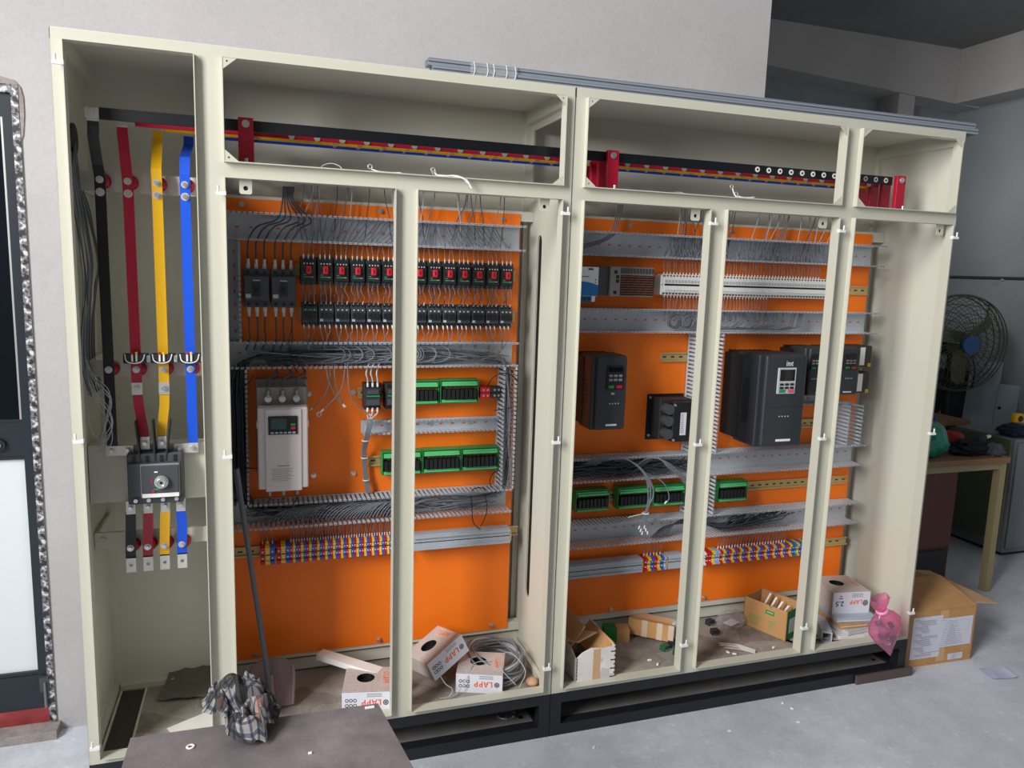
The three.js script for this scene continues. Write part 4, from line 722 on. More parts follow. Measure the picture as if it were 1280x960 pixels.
// wires down the left compartment wall
for (let i = 0; i < 16; i++) { const z = -.10 - i * .012, s = rr(-.006, .006); wire(`grey control wire down the left compartment side wall, ${ord(i + 1)} from the front`, 'wires down the left compartment', [[.008, 1.93, -.19], [.012, 1.82, z * .6 - .04], [.014 + i * .0004, 1.74, z], [.03 + i * .001 + s, 1.60 + s, z * .9], [.033 + s, 1.52, z * .9], [.016, 1.40, z], [.014, 1.30, z], [.02 + rr(0, .02), 1.22, z]], .0017, i % 3 ? mat.wireGrey : mat.wireDark); }
for (let i = 0; i < 9; i++) { const e = rr(0, .05); wire(`thin pale wire trailing loose over the black strap, ${ord(i + 1)} from the top`, 'loose wires in the left compartment', [[.02, 1.33 - i * .008, -.12], [.03 + e * .4, 1.28 - i * .01, -.11], [.07 + e * .3, 1.24 - i * .012, -.10], [.085 - e * .3, 1.20 - i * .015, -.10], [.06 - i * .003, 1.12 - i * .008, -.11], [.04 + i * .002, 1.10 - i * .004, -.12]], .0011, mat.wireLight); }
wire('thin pale wire leading from the side wall to the breaker plate', 'loose wires in the left compartment', [[.02, 1.2, -.1], [.03, 1.12, -.10], [.05, 1.085, -.12], [.062, 1.066, -.14]], .0012, mat.wireLight, 0);
// spare white leads left on the transoms
const tl = (label, pts, m = mat.wireWhite) => { const o = wire(label, 'spare leads on the transoms', pts, .0022, m, 2, 'spare_lead'); const a = pts[0]; part(o, 'ring_lug', new THREE.TorusGeometry(.006, .0016, 6, 14).translate(a[0] - .004, a[1] + .007, a[2]), mat.tin, 'tinned ring lug'); };
tl('white spare lead lying over the left transom and drooping at its end', [[.985, 1.888, -.01], [1.0, 1.878, -.005], [1.045, 1.88, .012], [1.075, 1.868, .026], [1.09, 1.846, .027]]);
tl('second white spare lead draped over the left transom', [[.99, 1.882, -.018], [1.03, 1.879, .0], [1.06, 1.874, .024], [1.082, 1.858, .027]]);
tl('thin white spare lead lying flat on the left transom', [[.80, 1.884, -.01], [.82, 1.878, -.005], [.85, 1.877, -.003], [.885, 1.878, -.005]]);
tl('white spare lead standing up on the right transom', [[2.027, 1.908, -.03], [2.028, 1.89, -.02], [2.035, 1.878, -.01], [2.055, 1.878, -.006]]);
tl('short white spare lead lying on the right transom', [[2.04, 1.884, -.02], [2.06, 1.879, -.01], [2.085, 1.88, -.006], [2.10, 1.882, -.008]]);
wire('thin pale wire looping up behind the left transom', 'spare wire loops behind the transoms', [[.655, 1.868, -.03], [.665, 1.888, -.05], [.69, 1.897, -.05], [.715, 1.888, -.04], [.722, 1.868, -.03]], .0014, mat.wireLight);
wire('thin pale wire looping up behind the right transom', 'spare wire loops behind the transoms', [[1.79, 1.868, -.03], [1.81, 1.882, -.05], [1.84, 1.886, -.05], [1.88, 1.868, -.03]], .0014, mat.wireLight);

// ---------------------------------------------------------------- things left inside the enclosures
const FL = BOT + .012;
const lappText = (w, h, extra) => canvasMat(w, h, (c) => {                // printed upside down, as the boxes lie
  c.fillStyle = '#dfe1ea'; c.fillRect(0, 0, w, h); c.save(); c.translate(w / 2, h / 2); c.rotate(Math.PI); c.translate(-w / 2, -h / 2);
  c.fillStyle = '#f0592a'; c.font = `bold ${Math.round(h * (extra ? .28 : .42))}px sans-serif`; c.fillText('LAPP', w * .20, h * .62);
  c.strokeStyle = '#3a3a44'; c.lineWidth = h * .05; c.beginPath(); c.arc(w * .12, h * .47, h * .11, 0, 7); c.stroke(); c.beginPath(); c.arc(w * .12, h * .47, h * .04, 0, 7); c.stroke();
  c.fillStyle = '#6d7078'; c.font = `${Math.round(h * .13)}px sans-serif`; for (let i = 0; i < 3; i++) c.fillRect(w * .2, h * (.76 + i * .07), w * .3, h * .025);
  if (extra) { c.fillStyle = '#23232a'; c.font = `bold ${Math.round(h * .32)}px sans-serif`; c.fillText(extra, w * .70, h * .58); c.fillRect(w * .74, h * .7, w * .1, h * .04); c.fillRect(w * .76, h * .8, w * .06, h * .04); }
  else { c.strokeStyle = '#23232a'; c.lineWidth = h * .035; for (const q of [.74, .82, .9]) for (const r of [.35, .6]) { c.beginPath(); c.arc(w * q, h * r, h * .07, 0, 7); c.stroke(); } }
  c.restore();
}, .6);
const lappTopText = canvasMat(256, 72, (c, w, h) => { c.fillStyle = '#cdbfb8'; c.fillRect(0, 0, w, h); c.save(); c.translate(w / 2, h / 2); c.rotate(Math.PI); c.translate(-w / 2, -h / 2); c.fillStyle = '#e8622f'; c.font = 'bold 58px sans-serif'; c.fillText('LAPP', 60, 56); c.strokeStyle = '#e8622f'; c.lineWidth = 5; c.beginPath(); c.arc(30, 36, 16, 0, 7); c.stroke(); c.restore(); });
const lappFront = lappText(384, 160), lappFront25 = lappText(384, 200, '2.5');
function wireBox(label, pos, rot, w, h, d, front = lappFront) {
  const g = thing('wire_carton', label, 'carton', 'wire cartons'); g.position.set(...pos); g.rotation.set(...rot, 'YXZ');
  part(g, 'carton_body', B(-w / 2, w / 2, 0, h - .02, -d / 2, d / 2), mat.lappTop);
  part(g, 'carton_top', prism([[-w / 2, -d / 2], [w / 2, -d / 2], [w / 2, d / 2], [-w / 2, d / 2]], 0, .02, [circle(-.01, .012, .030, 20)]).rotateX(-Math.PI / 2).translate(0, h - .02, 0), mat.lappTop, 'printed top with a round hole');
  part(g, 'hole_lining', new THREE.CylinderGeometry(.0298, .0298, .018, 20, 1, true).translate(-.01, h - .0105, -.012), mat.black); part(g, 'hole_floor', cyl(-.01, h - .0194, -.012, .0295, .001, 'y', 20), mat.black);
  part(g, 'front_print', plane(-w / 2, w / 2, 0, h, d / 2 + .0006), front, 'white side with orange lettering');
  part(g, 'top_print', plane(-w * .32, w * .32, -.018, .018, 0).rotateZ(0).rotateX(-Math.PI / 2).rotateY(Math.PI / 2).translate(w * .36, h + .0006, 0), lappTopText);
  return g;
}
wireBox('white wire carton with orange lettering, flat on the floor beside the cable coil', [1.206, FL, -.125], [0, -.36, 0], .16, .068, .155);
wireBox('white wire carton with orange lettering, tilted against its neighbour', [1.075, FL + .062, -.19], [-.18, .36, .40], .16, .07, .15);
wireBox('white wire carton half hidden behind the wooden board in front', [.812, FL, -.115], [0, -.2, 0], .16, .07, .155);
// coil of grey cable and loose loops
{
  const g = thing('cable_coil', 'loose coil of grey cable behind the wire cartons', 'cable coil'); g.position.set(1.275, FL, -.19);
  for (let k = 0; k < 9; k++) part(g, 'turn', tube(Array.from({ length: 15 }, (_, i) => { const a = i / 14 * Math.PI * 2 + k * .7, r = .105 + .01 * Math.sin(k * 2.1) - k * .002; return [r * .98 * Math.cos(a), .008 + k * .006 + .012 * (1 + Math.sin(a * 2 + k)), r * 1.28 * Math.sin(a)]; }), .0042, 40, 6), k % 3 ? mat.wireGrey : mat.wireLight);
}
wire('pale wire curling loose in front of the tilted wire carton', 'loose wires by the cartons', [[1.03, FL + .1, -.10], [1.06, FL + .05, -.06], [1.085, FL + .03, -.05], [1.07, FL + .006, -.045], [1.04, FL + .004, -.05]], .0016, mat.wireLight);
wire('pale wire trailing over the flat wire carton', 'loose wires by the cartons', [[1.24, FL + .074, -.12], [1.18, FL + .073, -.12], [1.14, FL + .06, -.06], [1.10, FL + .01, -.05], [1.07, FL + .005, -.04]], .0014, mat.wireLight);
wire('pale wire arching over the cable coil', 'loose wires by the cartons', [[1.30, FL + .03, -.02], [1.25, FL + .09, -.06], [1.30, FL + .11, -.10], [1.345, FL + .06, -.05], [1.31, FL + .02, -.015]], .0016, mat.wireLight);
solo('paper_roll_end', 'crumpled tan paper scrap at the sill corner of the left enclosure', 'scrap', [new THREE.IcosahedronGeometry(.022, 2).scale(1, .7, 1).translate(1.372, FL + .014, -.05)], mat.cardPale);
{ // white plastic profile lying across the floor
  const g = thing('plastic_profile', 'long white plastic profile lying slanted on the enclosure floor', 'profile');
  g.position.set(.80, .245, -.205); g.rotation.set(0, -.62, -.10, 'YXZ'); part(g, 'channel', B(-.165, .165, -.004, .004, -.022, .022), mat.whitePl); for (const s of [-.022, .019]) part(g, 'flange', B(-.165, .165, -.016, -.004, s, s + .003), mat.whitePl);
}
{ // dustpan with its long handle
  const g = thing('dustpan', 'mauve plastic dustpan with a long grey handle leaning in the left enclosure', 'dustpan');
  const M1 = M(0x8f7678, .5), sh = prism([[-.062, 0], [.062, 0], [.066, .10], [.056, .135], [.03, .148], [-.03, .146], [-.056, .132], [-.066, .10]], 0, .006).rotateX(-.35).translate(.505, .18, -.135);
  part(g, 'pan', sh, M1); part(g, 'pan_rim', tube([[.441, .185, -.128], [.437, .28, -.163], [.452, .308, -.178], [.505, .32, -.186], [.558, .308, -.178], [.573, .28, -.163], [.569, .185, -.128]], .005, 30, 6), M1);
  part(g, 'socket', cyl(0, 0, 0, .013, .07, 'y', 12).rotateZ(.1).rotateX(-.06).translate(.498, .26, -.132), M1); part(g, 'handle', tube([[.502, .22, -.128], [.46, .58, -.106], [.418, .95, -.075], [.413, 1.0, -.07]], .0085, 12, 10), M(0x5b626c, .35), 'grey tubular handle');
}
{ // dark plastic sheet in the left compartment
  const geo = new THREE.PlaneGeometry(.15, .17, 16, 16).rotateX(-Math.PI / 2), p = geo.attributes.position;
  for (let i = 0; i < p.count; i++) { const x = p.getX(i), z = p.getZ(i); p.setY(i, .012 + .03 * Math.max(0, -z / .085) ** 1.2 + .007 * noise.noise(x * 26, z * 26, 2) + .005 * noise.noise(x * 60, z * 50, 4)); }
  geo.computeVertexNormals(); const o = solo('plastic_sheet', 'crumpled dark plastic sheet on the floor of the left compartment', 'sheet', geo, M(0x6a655c, .7, { side: THREE.DoubleSide })); o.position.set(.235, FL, -.345); o.rotation.y = -.15;
}
solo('paper_sheet', 'pale paper sheet on the compartment floor behind the rag', 'paper', B(-.09, .09, 0, .001, -.06, .06).rotateY(.5).translate(.30, FL + .002, -.10), mat.boxWhite);
// right enclosure, first bay
{
  const g = thing('torn_carton', 'torn white cardboard carton with open flaps by the sill', 'carton'); g.position.set(1.595, FL, -.115); g.rotation.y = 0;
  const w = .148, d = .21, h = .13, t = .004;
  part(g, 'front_wall', prism([[-w / 2, 0], [w / 2, 0], [w / 2, h], [w * .2, h - .004], [-.02, h + .002], [-w / 2 + .02, h - .012], [-w / 2, h - .03]], d / 2 - t, d / 2), mat.boxWhite);
  part(g, 'back_wall', B(-w / 2, w / 2, 0, h, -d / 2, -d / 2 + t), mat.boxWhite);
  part(g, 'side_wall', yz([[d / 2, 0], [-d / 2, 0], [-d / 2, h], [0, h], [d / 2 - .01, h - .04], [d / 2, h - .03]], -w / 2, -w / 2 + t), mat.boxWhite); part(g, 'side_wall', B(w / 2 - t, w / 2, 0, h, -d / 2, d / 2), mat.boxWhite);
  part(g, 'bottom', B(-w / 2, w / 2, 0, t, -d / 2, d / 2), mat.cardIn);
  part(g, 'flap', B(-.09, 0, 0, t, -d / 2, d / 2 - .02).rotateZ(.75).rotateY(.05).translate(w / 2, h, 0).translate(0, 0, 0), mat.card, 'raised brown inside of the flap');
  part(g, 'flap', B(-.06, .05, 0, t, -.035, .03).rotateX(-.25).rotateY(.5).translate(-.02, h + .004, .02), mat.cardPale);
  part(g, 'flap', B(0, .085, 0, t, -d / 2, d / 2 - .05).rotateZ(.95).translate(-w / 2, h - .01, 0), mat.card);
  part(g, 'packing_tape', B(-.012, .016, .002, h - .004, d / 2, d / 2 + .0006), mat.cardPale, 'strip of brown tape');
  for (let i = 0; i < 4; i++) part(g, 'print_mark', B(w / 2 - .018, w / 2 - .006, .012 + i * .032, .016 + i * .032, d / 2, d / 2 + .0008).applyMatrix4(new THREE.Matrix4()), mat.black);
}
{
  const g = thing('small_box', 'small box, half green and half brown, behind the torn carton', 'box'); g.position.set(1.808, FL, -.285); g.rotation.y = -.28;
  part(g, 'green_half', B(-.05, 0, 0, .052, -.03, .03), M(0x17803c, .6), 'green end'); part(g, 'brown_half', B(0, .05, 0, .052, -.03, .03), mat.card);
}
{
  const g = thing('taped_card', 'folded strip of brown corrugated card with clear tape', 'cardboard'); g.position.set(1.945, FL, -.255); g.rotation.y = -.72;
  part(g, 'panel', B(-.085, .095, .012, .075, .0, .028).rotateX(-.12), mat.card); part(g, 'panel', B(-.08, .085, .01, .015, -.07, .0).rotateX(.15).translate(0, .045, 0), mat.cardPale);
  for (const x of [-.03, .03, .075]) part(g, 'tape', B(x, x + .022, .011, .077, .028, .0286).rotateX(-.12), M(0xcbb8a2, .12), 'glossy clear tape');
}
{ const g = thing('tape_roll', 'roll of clear packing tape at the end of the folded card', 'tape roll'); g.position.set(2.035, FL, -.215); part(g, 'film', new THREE.TorusGeometry(.03, .012, 10, 28).rotateY(.6).translate(0, .043, 0), M(0xb9bcc2, .15)); part(g, 'core', new THREE.CylinderGeometry(.022, .022, .03, 24, 1, true).rotateX(Math.PI / 2).rotateY(.6).translate(0, .043, 0), mat.cardPale); }
const looseRelay = (x, z, r, green, label) => { const g = thing('loose_relay', label, 'relay', 'loose relays on the enclosure floor'); g.position.set(x, FL, z); g.rotation.y = r; part(g, 'case', RB(-.016, .016, 0, .022, -.013, .013, .002), green ? M(0x1d5a3a, .5) : mat.blackSoft); part(g, 'pins', [-.01, 0, .01].map(d => B(d - .001, d + .001, .006, .008, .013, .02)), mat.steel); };
looseRelay(1.955, -.155, .4, true, 'loose dark green relay left-most on the floor of the first bay'); looseRelay(2.0, -.18, -.2, false, 'loose black relay under the tape roll'); looseRelay(1.985, -.118, .9, true, 'loose green relay nearest the sill of the first bay'); looseRelay(2.03, -.14, .2, false, 'loose black relay close to the middle post');
looseRelay(2.25, -.30, .3, false, 'rear loose black relay on the floor of the middle bay'); looseRelay(2.222, -.22, -.1, false, 'front loose black relay on the floor of the middle bay');
for (const [i, [x, z]] of [[1.858, -.096], [1.873, -.061], [2.185, -.072], [2.202, -.054], [2.385, -.058]].entries()) solo('offcut', ['white plastic offcut in the first bay, farther from the sill', 'white plastic offcut in the first bay, nearer the sill', 'left tiny white offcut in front of the cable ties', 'right tiny white offcut in front of the cable ties', 'tiny white offcut in front of the green and brown carton'][i], 'offcut', RB(-.008, .008, 0, .006, -.004, .004, .002).rotateY(i * .9).translate(x, FL, z), mat.whitePl, 'white offcuts');
// middle bay: clear bag, cable ties, green and brown carton
{
  const g = thing('clear_bag', 'crumpled clear plastic bag behind the cable ties', 'bag'); const geo = new THREE.IcosahedronGeometry(1, 5), p = geo.attributes.position;
  for (let i = 0; i < p.count; i++) { const v = V().fromBufferAttribute(p, i), n = 1 + .28 * noise.noise(v.x * 2.2, v.y * 2.2, v.z * 2.2) + .14 * noise.noise(v.x * 6, v.y * 6, v.z * 6); p.setXYZ(i, v.x * .075 * n, Math.max(.001, .028 + v.y * .03 * n), v.z * .05 * n); }
  geo.computeVertexNormals(); g.position.set(2.335, FL, -.27); g.rotation.y = .4; part(g, 'film', geo, new THREE.MeshPhysicalMaterial({ color: 0xf2f4f6, roughness: .12, transmission: .85, thickness: 0 })); part(g, 'slip', B(-.03, .03, .012, .014, -.02, .02), mat.whitePl);
}
for (let i = 0; i < 14; i++) { const a = -.5 + i * .055; solo('white_tie', `white cable tie in the fanned bunch by the sill, ${ord(i + 1)} counted from the back`, 'cable tie', ribbon([[2.282, FL + .003 + i * .0012, -.036], [2.282 - .05 * Math.cos(a), FL + .012 + i * .001, -.036 - .05 * Math.sin(.9 + a)], [2.282 - .105 * Math.cos(a), FL + .006 + rr(0, .012), -.036 - .105 * Math.sin(.9 + a)]], .0028, .0014), mat.wireWhite, 'bunch of white cable ties'); }
{
  const g = thing('open_carton', 'open brown carton with a green end, full of scraps', 'carton'); g.position.set(2.4265, FL, -.178); g.rotation.y = -1.18;
  const L = .195, W = .13, h = .125, t = .003;                              // local x runs along the brown long side
  part(g, 'front_wall', prism([[-L / 2, 0], [L / 2, 0], [L / 2, h], [.03, h], [.022, h - .012], [.012, h], [-L / 2, h]], -t, 0), mat.card); part(g, 'back_wall', B(-L / 2, L / 2, 0, h, -W, -W + t), mat.card);
  part(g, 'end_wall', B(L / 2 - t, L / 2, 0, h, -W, 0), M(0x14713a, .6), 'green printed end'); part(g, 'end_wall', B(-L / 2, -L / 2 + t, 0, h, -W, 0), mat.card); part(g, 'bottom', B(-L / 2, L / 2, 0, t, -W, 0), mat.cardIn);
  part(g, 'lid', B(-L / 2, L / 2, 0, t, -.09, 0).rotateX(-.42 + Math.PI * 0).translate(0, h, -W), mat.cardIn, 'open lid');
  const pr = canvasMat(256, 150, (c, w, hh) => { c.fillStyle = '#bc8f5e'; c.fillRect(0, 0, w, hh); c.fillStyle = '#2c8a4a'; c.fillRect(130, 8, 56, 26); c.fillStyle = '#d8c49a'; c.fillRect(138, 18, 40, 5); c.strokeStyle = '#7d9a58'; c.lineWidth = 2; c.strokeRect(150, 62, 50, 60); c.fillStyle = '#6f9150'; for (let i = 0; i < 6; i++) c.fillRect(20 + (i % 2) * 8, 70 + i * 11, 90 - i * 6, 5); for (let i = 0; i < 5; i++) c.fillRect(154, 70 + i * 10, 40 - i * 4, 4); });
  part(g, 'front_print', plane(-L / 2 + .006, L / 2 - .006, .006, h - .016, .0006), pr, 'faint green printing');
  const lb = part(g, 'end_label', B(L / 2, L / 2 + .0008, .03, .09, -.10, -.02), M(0xb9c2bd, .6), 'pale grey label');
  for (let i = 0; i < 4; i++) part(g, 'scrap_strip', ribbon([[-.06 + i * .03, .05, -.06], [-.04 + i * .03, .10, -.07], [-.03 + i * .028, .138 - i * .008, -.085]], .008, .002), mat.whitePl);
}
// right bay: stack of packs and the upper wire carton, pink bag
{
  const names = ['lowest pale cardboard sheet under the stack of packs', 'flat grey pack second from the bottom of the stack', 'flat brown pack in the middle of the stack', 'flat bluish pack directly under the upper wire carton'];
  [[2.795, -.13, .20, .21, .018, -.12, mat.boxWhite], [2.80, -.135, .18, .19, .02, .1, mat.greyPl], [2.80, -.14, .18, .18, .02, -.06, mat.card], [2.80, -.145, .18, .18, .02, -.16, M(0xa9b2c2, .5)]].reduce((y, [x, z, w, d, h, r, m], i) => { const g = thing('flat_pack', names[i], 'pack', 'stack of flat packs'); g.position.set(x, y, z); g.rotation.y = r; part(g, 'sleeve', RB(-w / 2, w / 2, 0, h, -d / 2, d / 2, .003), m); part(g, 'fold', B(-w / 2, w / 2, h * .45, h * .55, d / 2, d / 2 + .001), mat.whitePl); return y + h; }, FL);
}
wireBox('white wire carton marked 2.5 on top of the stack of packs', [2.80, FL + .078, -.185], [0, -.15, 0], .168, .092, .17, lappFront25);
{ const g = thing('grey_trunking_offcut', 'grey trunking offcut with an open dark end beside the stack', 'offcut'); g.position.set(2.655, FL, -.10); g.rotation.y = -.5; part(g, 'channel', prism([[-.02, 0], [.02, 0], [.02, .045], [-.02, .045]], -.07, .07, [[[-.016, .004], [.016, .004], [.016, .041], [-.016, .041]]]), mat.duct); part(g, 'lid', B(-.021, .021, .045, .048, -.07, .05), mat.duct); }
solo('black_profile', 'thin black and white profile by the sill beside the carton', 'profile', ribbon([[2.46, FL + .006, -.11], [2.50, FL + .006, -.04]], .012, .008), mat.black);
solo('clear_film', 'thin grey plastic film curling over the sill of the right bay', 'film', ribbon([[2.56, FL + .004, -.09], [2.62, FL + .012, -.06], [2.68, FL + .008, -.04], [2.74, FL + .004, -.03]], .05, .002), M(0xb3b6b4, .25));
{
  const g = thing('pink_bag', 'knotted pink plastic bag hanging over the sill of the right bay', 'bag');
  const prof = [[.001, 0], [.012, .02], [.03, .055], [.055, .095], [.068, .135], [.066, .165], [.045, .195], [.02, .215], [.016, .225], [.03, .245], [.042, .27], [.034, .285]];
  const geo = new THREE.LatheGeometry(prof.map(p => new THREE.Vector2(...p)), 40), p = geo.attributes.position;
  for (let i = 0; i < p.count; i++) { const v = V().fromBufferAttribute(p, i), a = Math.atan2(v.z, v.x), k = 1 + .12 * noise.noise(Math.cos(a) * 2.5, v.y * 26, Math.sin(a) * 2.5) + .07 * Math.sin(a * 9 + v.y * 60); p.setXYZ(i, v.x * k, v.y + .006 * noise.noise(v.x * 40, v.y * 20, v.z * 40), v.z * k * .62); }
  geo.computeVertexNormals();
  part(g, 'film', geo, new THREE.MeshPhysicalMaterial({ color: 0xffb4d6, roughness: .12, transmission: .82, thickness: 0, side: THREE.DoubleSide }), 'translucent pink film');
  part(g, 'knot', new THREE.TorusGeometry(.018, .006, 8, 18).rotateX(Math.PI / 2).translate(0, .22, 0), M(0xf09cc4, .3));
  for (let i = 0; i < 9; i++) part(g, 'bagged_part', RB(-.012, .012, -.008, .008, -.008, .008, .002).rotateZ(i * .8).rotateX(i).translate(.035 * Math.cos(i * 2.1) * .8, .07 + i * .011, .018 * Math.sin(i * 2.1)), i % 2 ? mat.softGrey : mat.charcoal);
  g.position.set(2.845, .142, .068); g.rotation.set(.06, 0, .38);
}
// ---------------------------------------------------------------- on top of and around the enclosures
{
  const prof = (y, z, label, dx) => { const g = thing('trunking_length', label, 'trunking', 'bundle of trunking lengths'); const h = .019, t = .0016, w = .040; const ang = Math.atan2(.03, 2.1);
    part(g, 'channel', [B(.975 + dx, 3.078 + dx * .5, y, y + t, z - w, z), B(.975 + dx, 3.078 + dx * .5, y + t, y + h * .42, z - t, z), B(.975 + dx, 3.078 + dx * .5, y + h * .62, y + h, z - t, z), B(.975 + dx, 3.078 + dx * .5, y + h * .3, y + h * .7, z - t - .004, z - t - .003), B(.975 + dx, 3.078 + dx * .5, y + t, y + h, z - w, z - w + t)], mat.ductLid); part(g, 'lid', B(.978 + dx, 3.075 + dx * .5, y + h, y + h + t, z - w - .001, z + .001), mat.ductLid); return g; };
  prof(TOP, -.018, 'grey trunking length lying lowest along the front top edge', 0); prof(TOP + .0208, -.026, 'grey trunking length stacked on the front one', -.012); prof(TOP, -.064, 'grey trunking length lying behind the front one', .02);
  const tp = thing('wrapping_film', 'clear film wrapped round the trunking bundle near its left end', 'film'); part(tp, 'film', [B(1.09, 1.235, TOP, TOP + .0425, -.0162, -.0158), B(1.09, 1.235, TOP + .0425, TOP + .043, -.105, -.0158)], new THREE.MeshPhysicalMaterial({ color: 0xffffff, roughness: .08, transmission: .9, thickness: 0 })); for (const x of [1.1, 1.14, 1.16, 1.2, 1.228]) part(tp, 'crease', tube([[x, TOP + .004, -.0152], [x + .004, TOP + .02, -.0148], [x, TOP + .042, -.0152]], .0011, 6, 4), mat.wireWhite);
}
{ const g = thing('ring_clamp', 'small silver ring clamp inside the left plinth', 'clamp'); g.position.set(1.30, .034, -.12); part(g, 'band', new THREE.TorusGeometry(.032, .004, 8, 28).rotateX(Math.PI / 2), mat.steel); for (let i = 0; i < 7; i++) part(g, 'nut', cyl(.034 * Math.cos(i * .9), .004, .034 * Math.sin(i * .9), .007, .008, 'y', 6), mat.boltHead); }
solo('wooden_strip', 'dark brown wooden strip leaning on the right end of the plinth', 'strip', [RB(2.745, 3.03, 0, .037, .002, .014, .0015)], M(0x5a4a48, .6));
// cardboard box on the floor at the right end
{
  const g = thing('cardboard_box', 'brown cardboard box with pasted papers beside the right enclosure', 'box'); g.position.set(3.225, 0, -.235); g.rotation.y = -.03;
  const w = .36, d = .40, h = .245, t = .004;
  part(g, 'front_wall', B(-w / 2, w / 2, 0, h, d / 2 - t, d / 2), mat.card); part(g, 'back_wall', B(-w / 2, w / 2, 0, h, -d / 2, -d / 2 + t), mat.card); for (const s of [-w / 2, w / 2 - t]) part(g, 'side_wall', B(s, s + t, 0, h, -d / 2, d / 2), mat.card);
  part(g, 'flap', B(-w / 2, w / 2, 0, t, -.21, 0).rotateX(.26).translate(0, h, d / 2), mat.card); part(g, 'flap', B(-w / 2, w / 2, 0, t, 0, .20).rotateX(-.2).translate(0, h, -d / 2), mat.card); part(g, 'flap', B(0, .15, 0, t, -d / 2, d / 2 - .03).rotateZ(-.12).translate(w / 2, h, 0), mat.cardPale); part(g, 'flap', B(-.02, .0, 0, .10, -d / 2, d / 2 - .15).rotateZ(.25).translate(-w / 2, h, 0), mat.cardPale);
  const sheet = (x0, x1, y0, y1, z, seedv) => { const m = canvasMat(192, 256, (c, W, H) => { c.fillStyle = '#d3d6e2'; c.fillRect(0, 0, W, H); c.fillStyle = '#7d8294'; for (let i = 0; i < 26; i++) c.fillRect(12 + (i * seedv) % 60, 14 + i * 9, 30 + (i * seedv * 7) % 100, 3); c.strokeStyle = '#8e93a5'; c.strokeRect(90, 30, 80, 90); }); part(g, 'paper', plane(x0, x1, y0, y1, z), m, 'pasted printed paper'); };
  sheet(-.155, .0, .035, .222, d / 2 + .0008, 13); sheet(-.02, .165, .075, .205, d / 2 + .0016, 29); sheet(.05, .13, .012, .04, d / 2 + .0008, 7); part(g, 'tape', B(-.012, .03, .012, .242, d / 2, d / 2 + .0005), mat.cardPale);
}
{ const geo = new THREE.PlaneGeometry(.11, .085, 8, 6).rotateX(-Math.PI / 2), p = geo.attributes.position; for (let i = 0; i < p.count; i++) p.setY(i, .004 + .010 * Math.abs(noise.noise(p.getX(i) * 22, 1, p.getZ(i) * 22)) + (p.getX(i) > .03 ? (p.getX(i) - .03) * .25 : 0)); geo.computeVertexNormals(); const o = solo('paper_scrap', 'torn lilac paper scrap on the floor at the far right', 'paper', geo, M(0xb9bad2, .8, { side: THREE.DoubleSide })); o.position.set(3.40, 0, .10); o.rotation.y = -.2; }
for (const [i, [x, z]] of [[2.061, .144], [2.366, .043], [2.377, .085], [2.341, .165], [1.55, .1]].entries()) solo('floor_chip', ['brightest white chip on the concrete floor', 'white chip nearest the plinth on the floor', 'white chip just in front of the plinth chip', 'small pale chip between the plinth and the bright chip', 'small chip on the floor near the enclosure seam'][i], 'chip', RB(-.006, .006, 0, .004, -.004, .004, .001).rotateY(i).translate(x, 0, z), mat.whitePl, 'chips on the floor');
// the board in front with the rag on it
{
  const g = thing('work_table', 'brown-topped work table in front of the left enclosure', 'table');
  part(g, 'table_top', prism([[.213, -.611], [.735, -.618], [.81, -1.15], [.205, -1.15]].reverse(), 0, .022).rotateX(-Math.PI / 2).translate(0, .578, 0), mat.desk);
  for (const [x, z] of [[.25, .65], [.70, .66], [.24, 1.1], [.75, 1.1]]) part(g, 'leg', B(x - .018, x + .018, 0, .578, z - .018, z + .018), mat.darkWood);
}
solo('washer', 'small white washer lying on the table left of the rag', 'washer', new THREE.TorusGeometry(.0065, .0025, 8, 20).rotateX(Math.PI / 2).scale(1, .6, 1).translate(.336, .6015, .678), mat.whitePl);
solo('table_chip', 'small white chip at the rear right corner of the table', 'chip', RB(-.011, .011, 0, .003, -.004, .004, .001).translate(.714, .6, .632), mat.whitePl);
solo('table_crumb', 'tiny white crumb on the table right of the rag', 'chip', RB(-.004, .004, 0, .003, -.003, .003, .001).translate(.573, .6, .766), mat.whitePl);
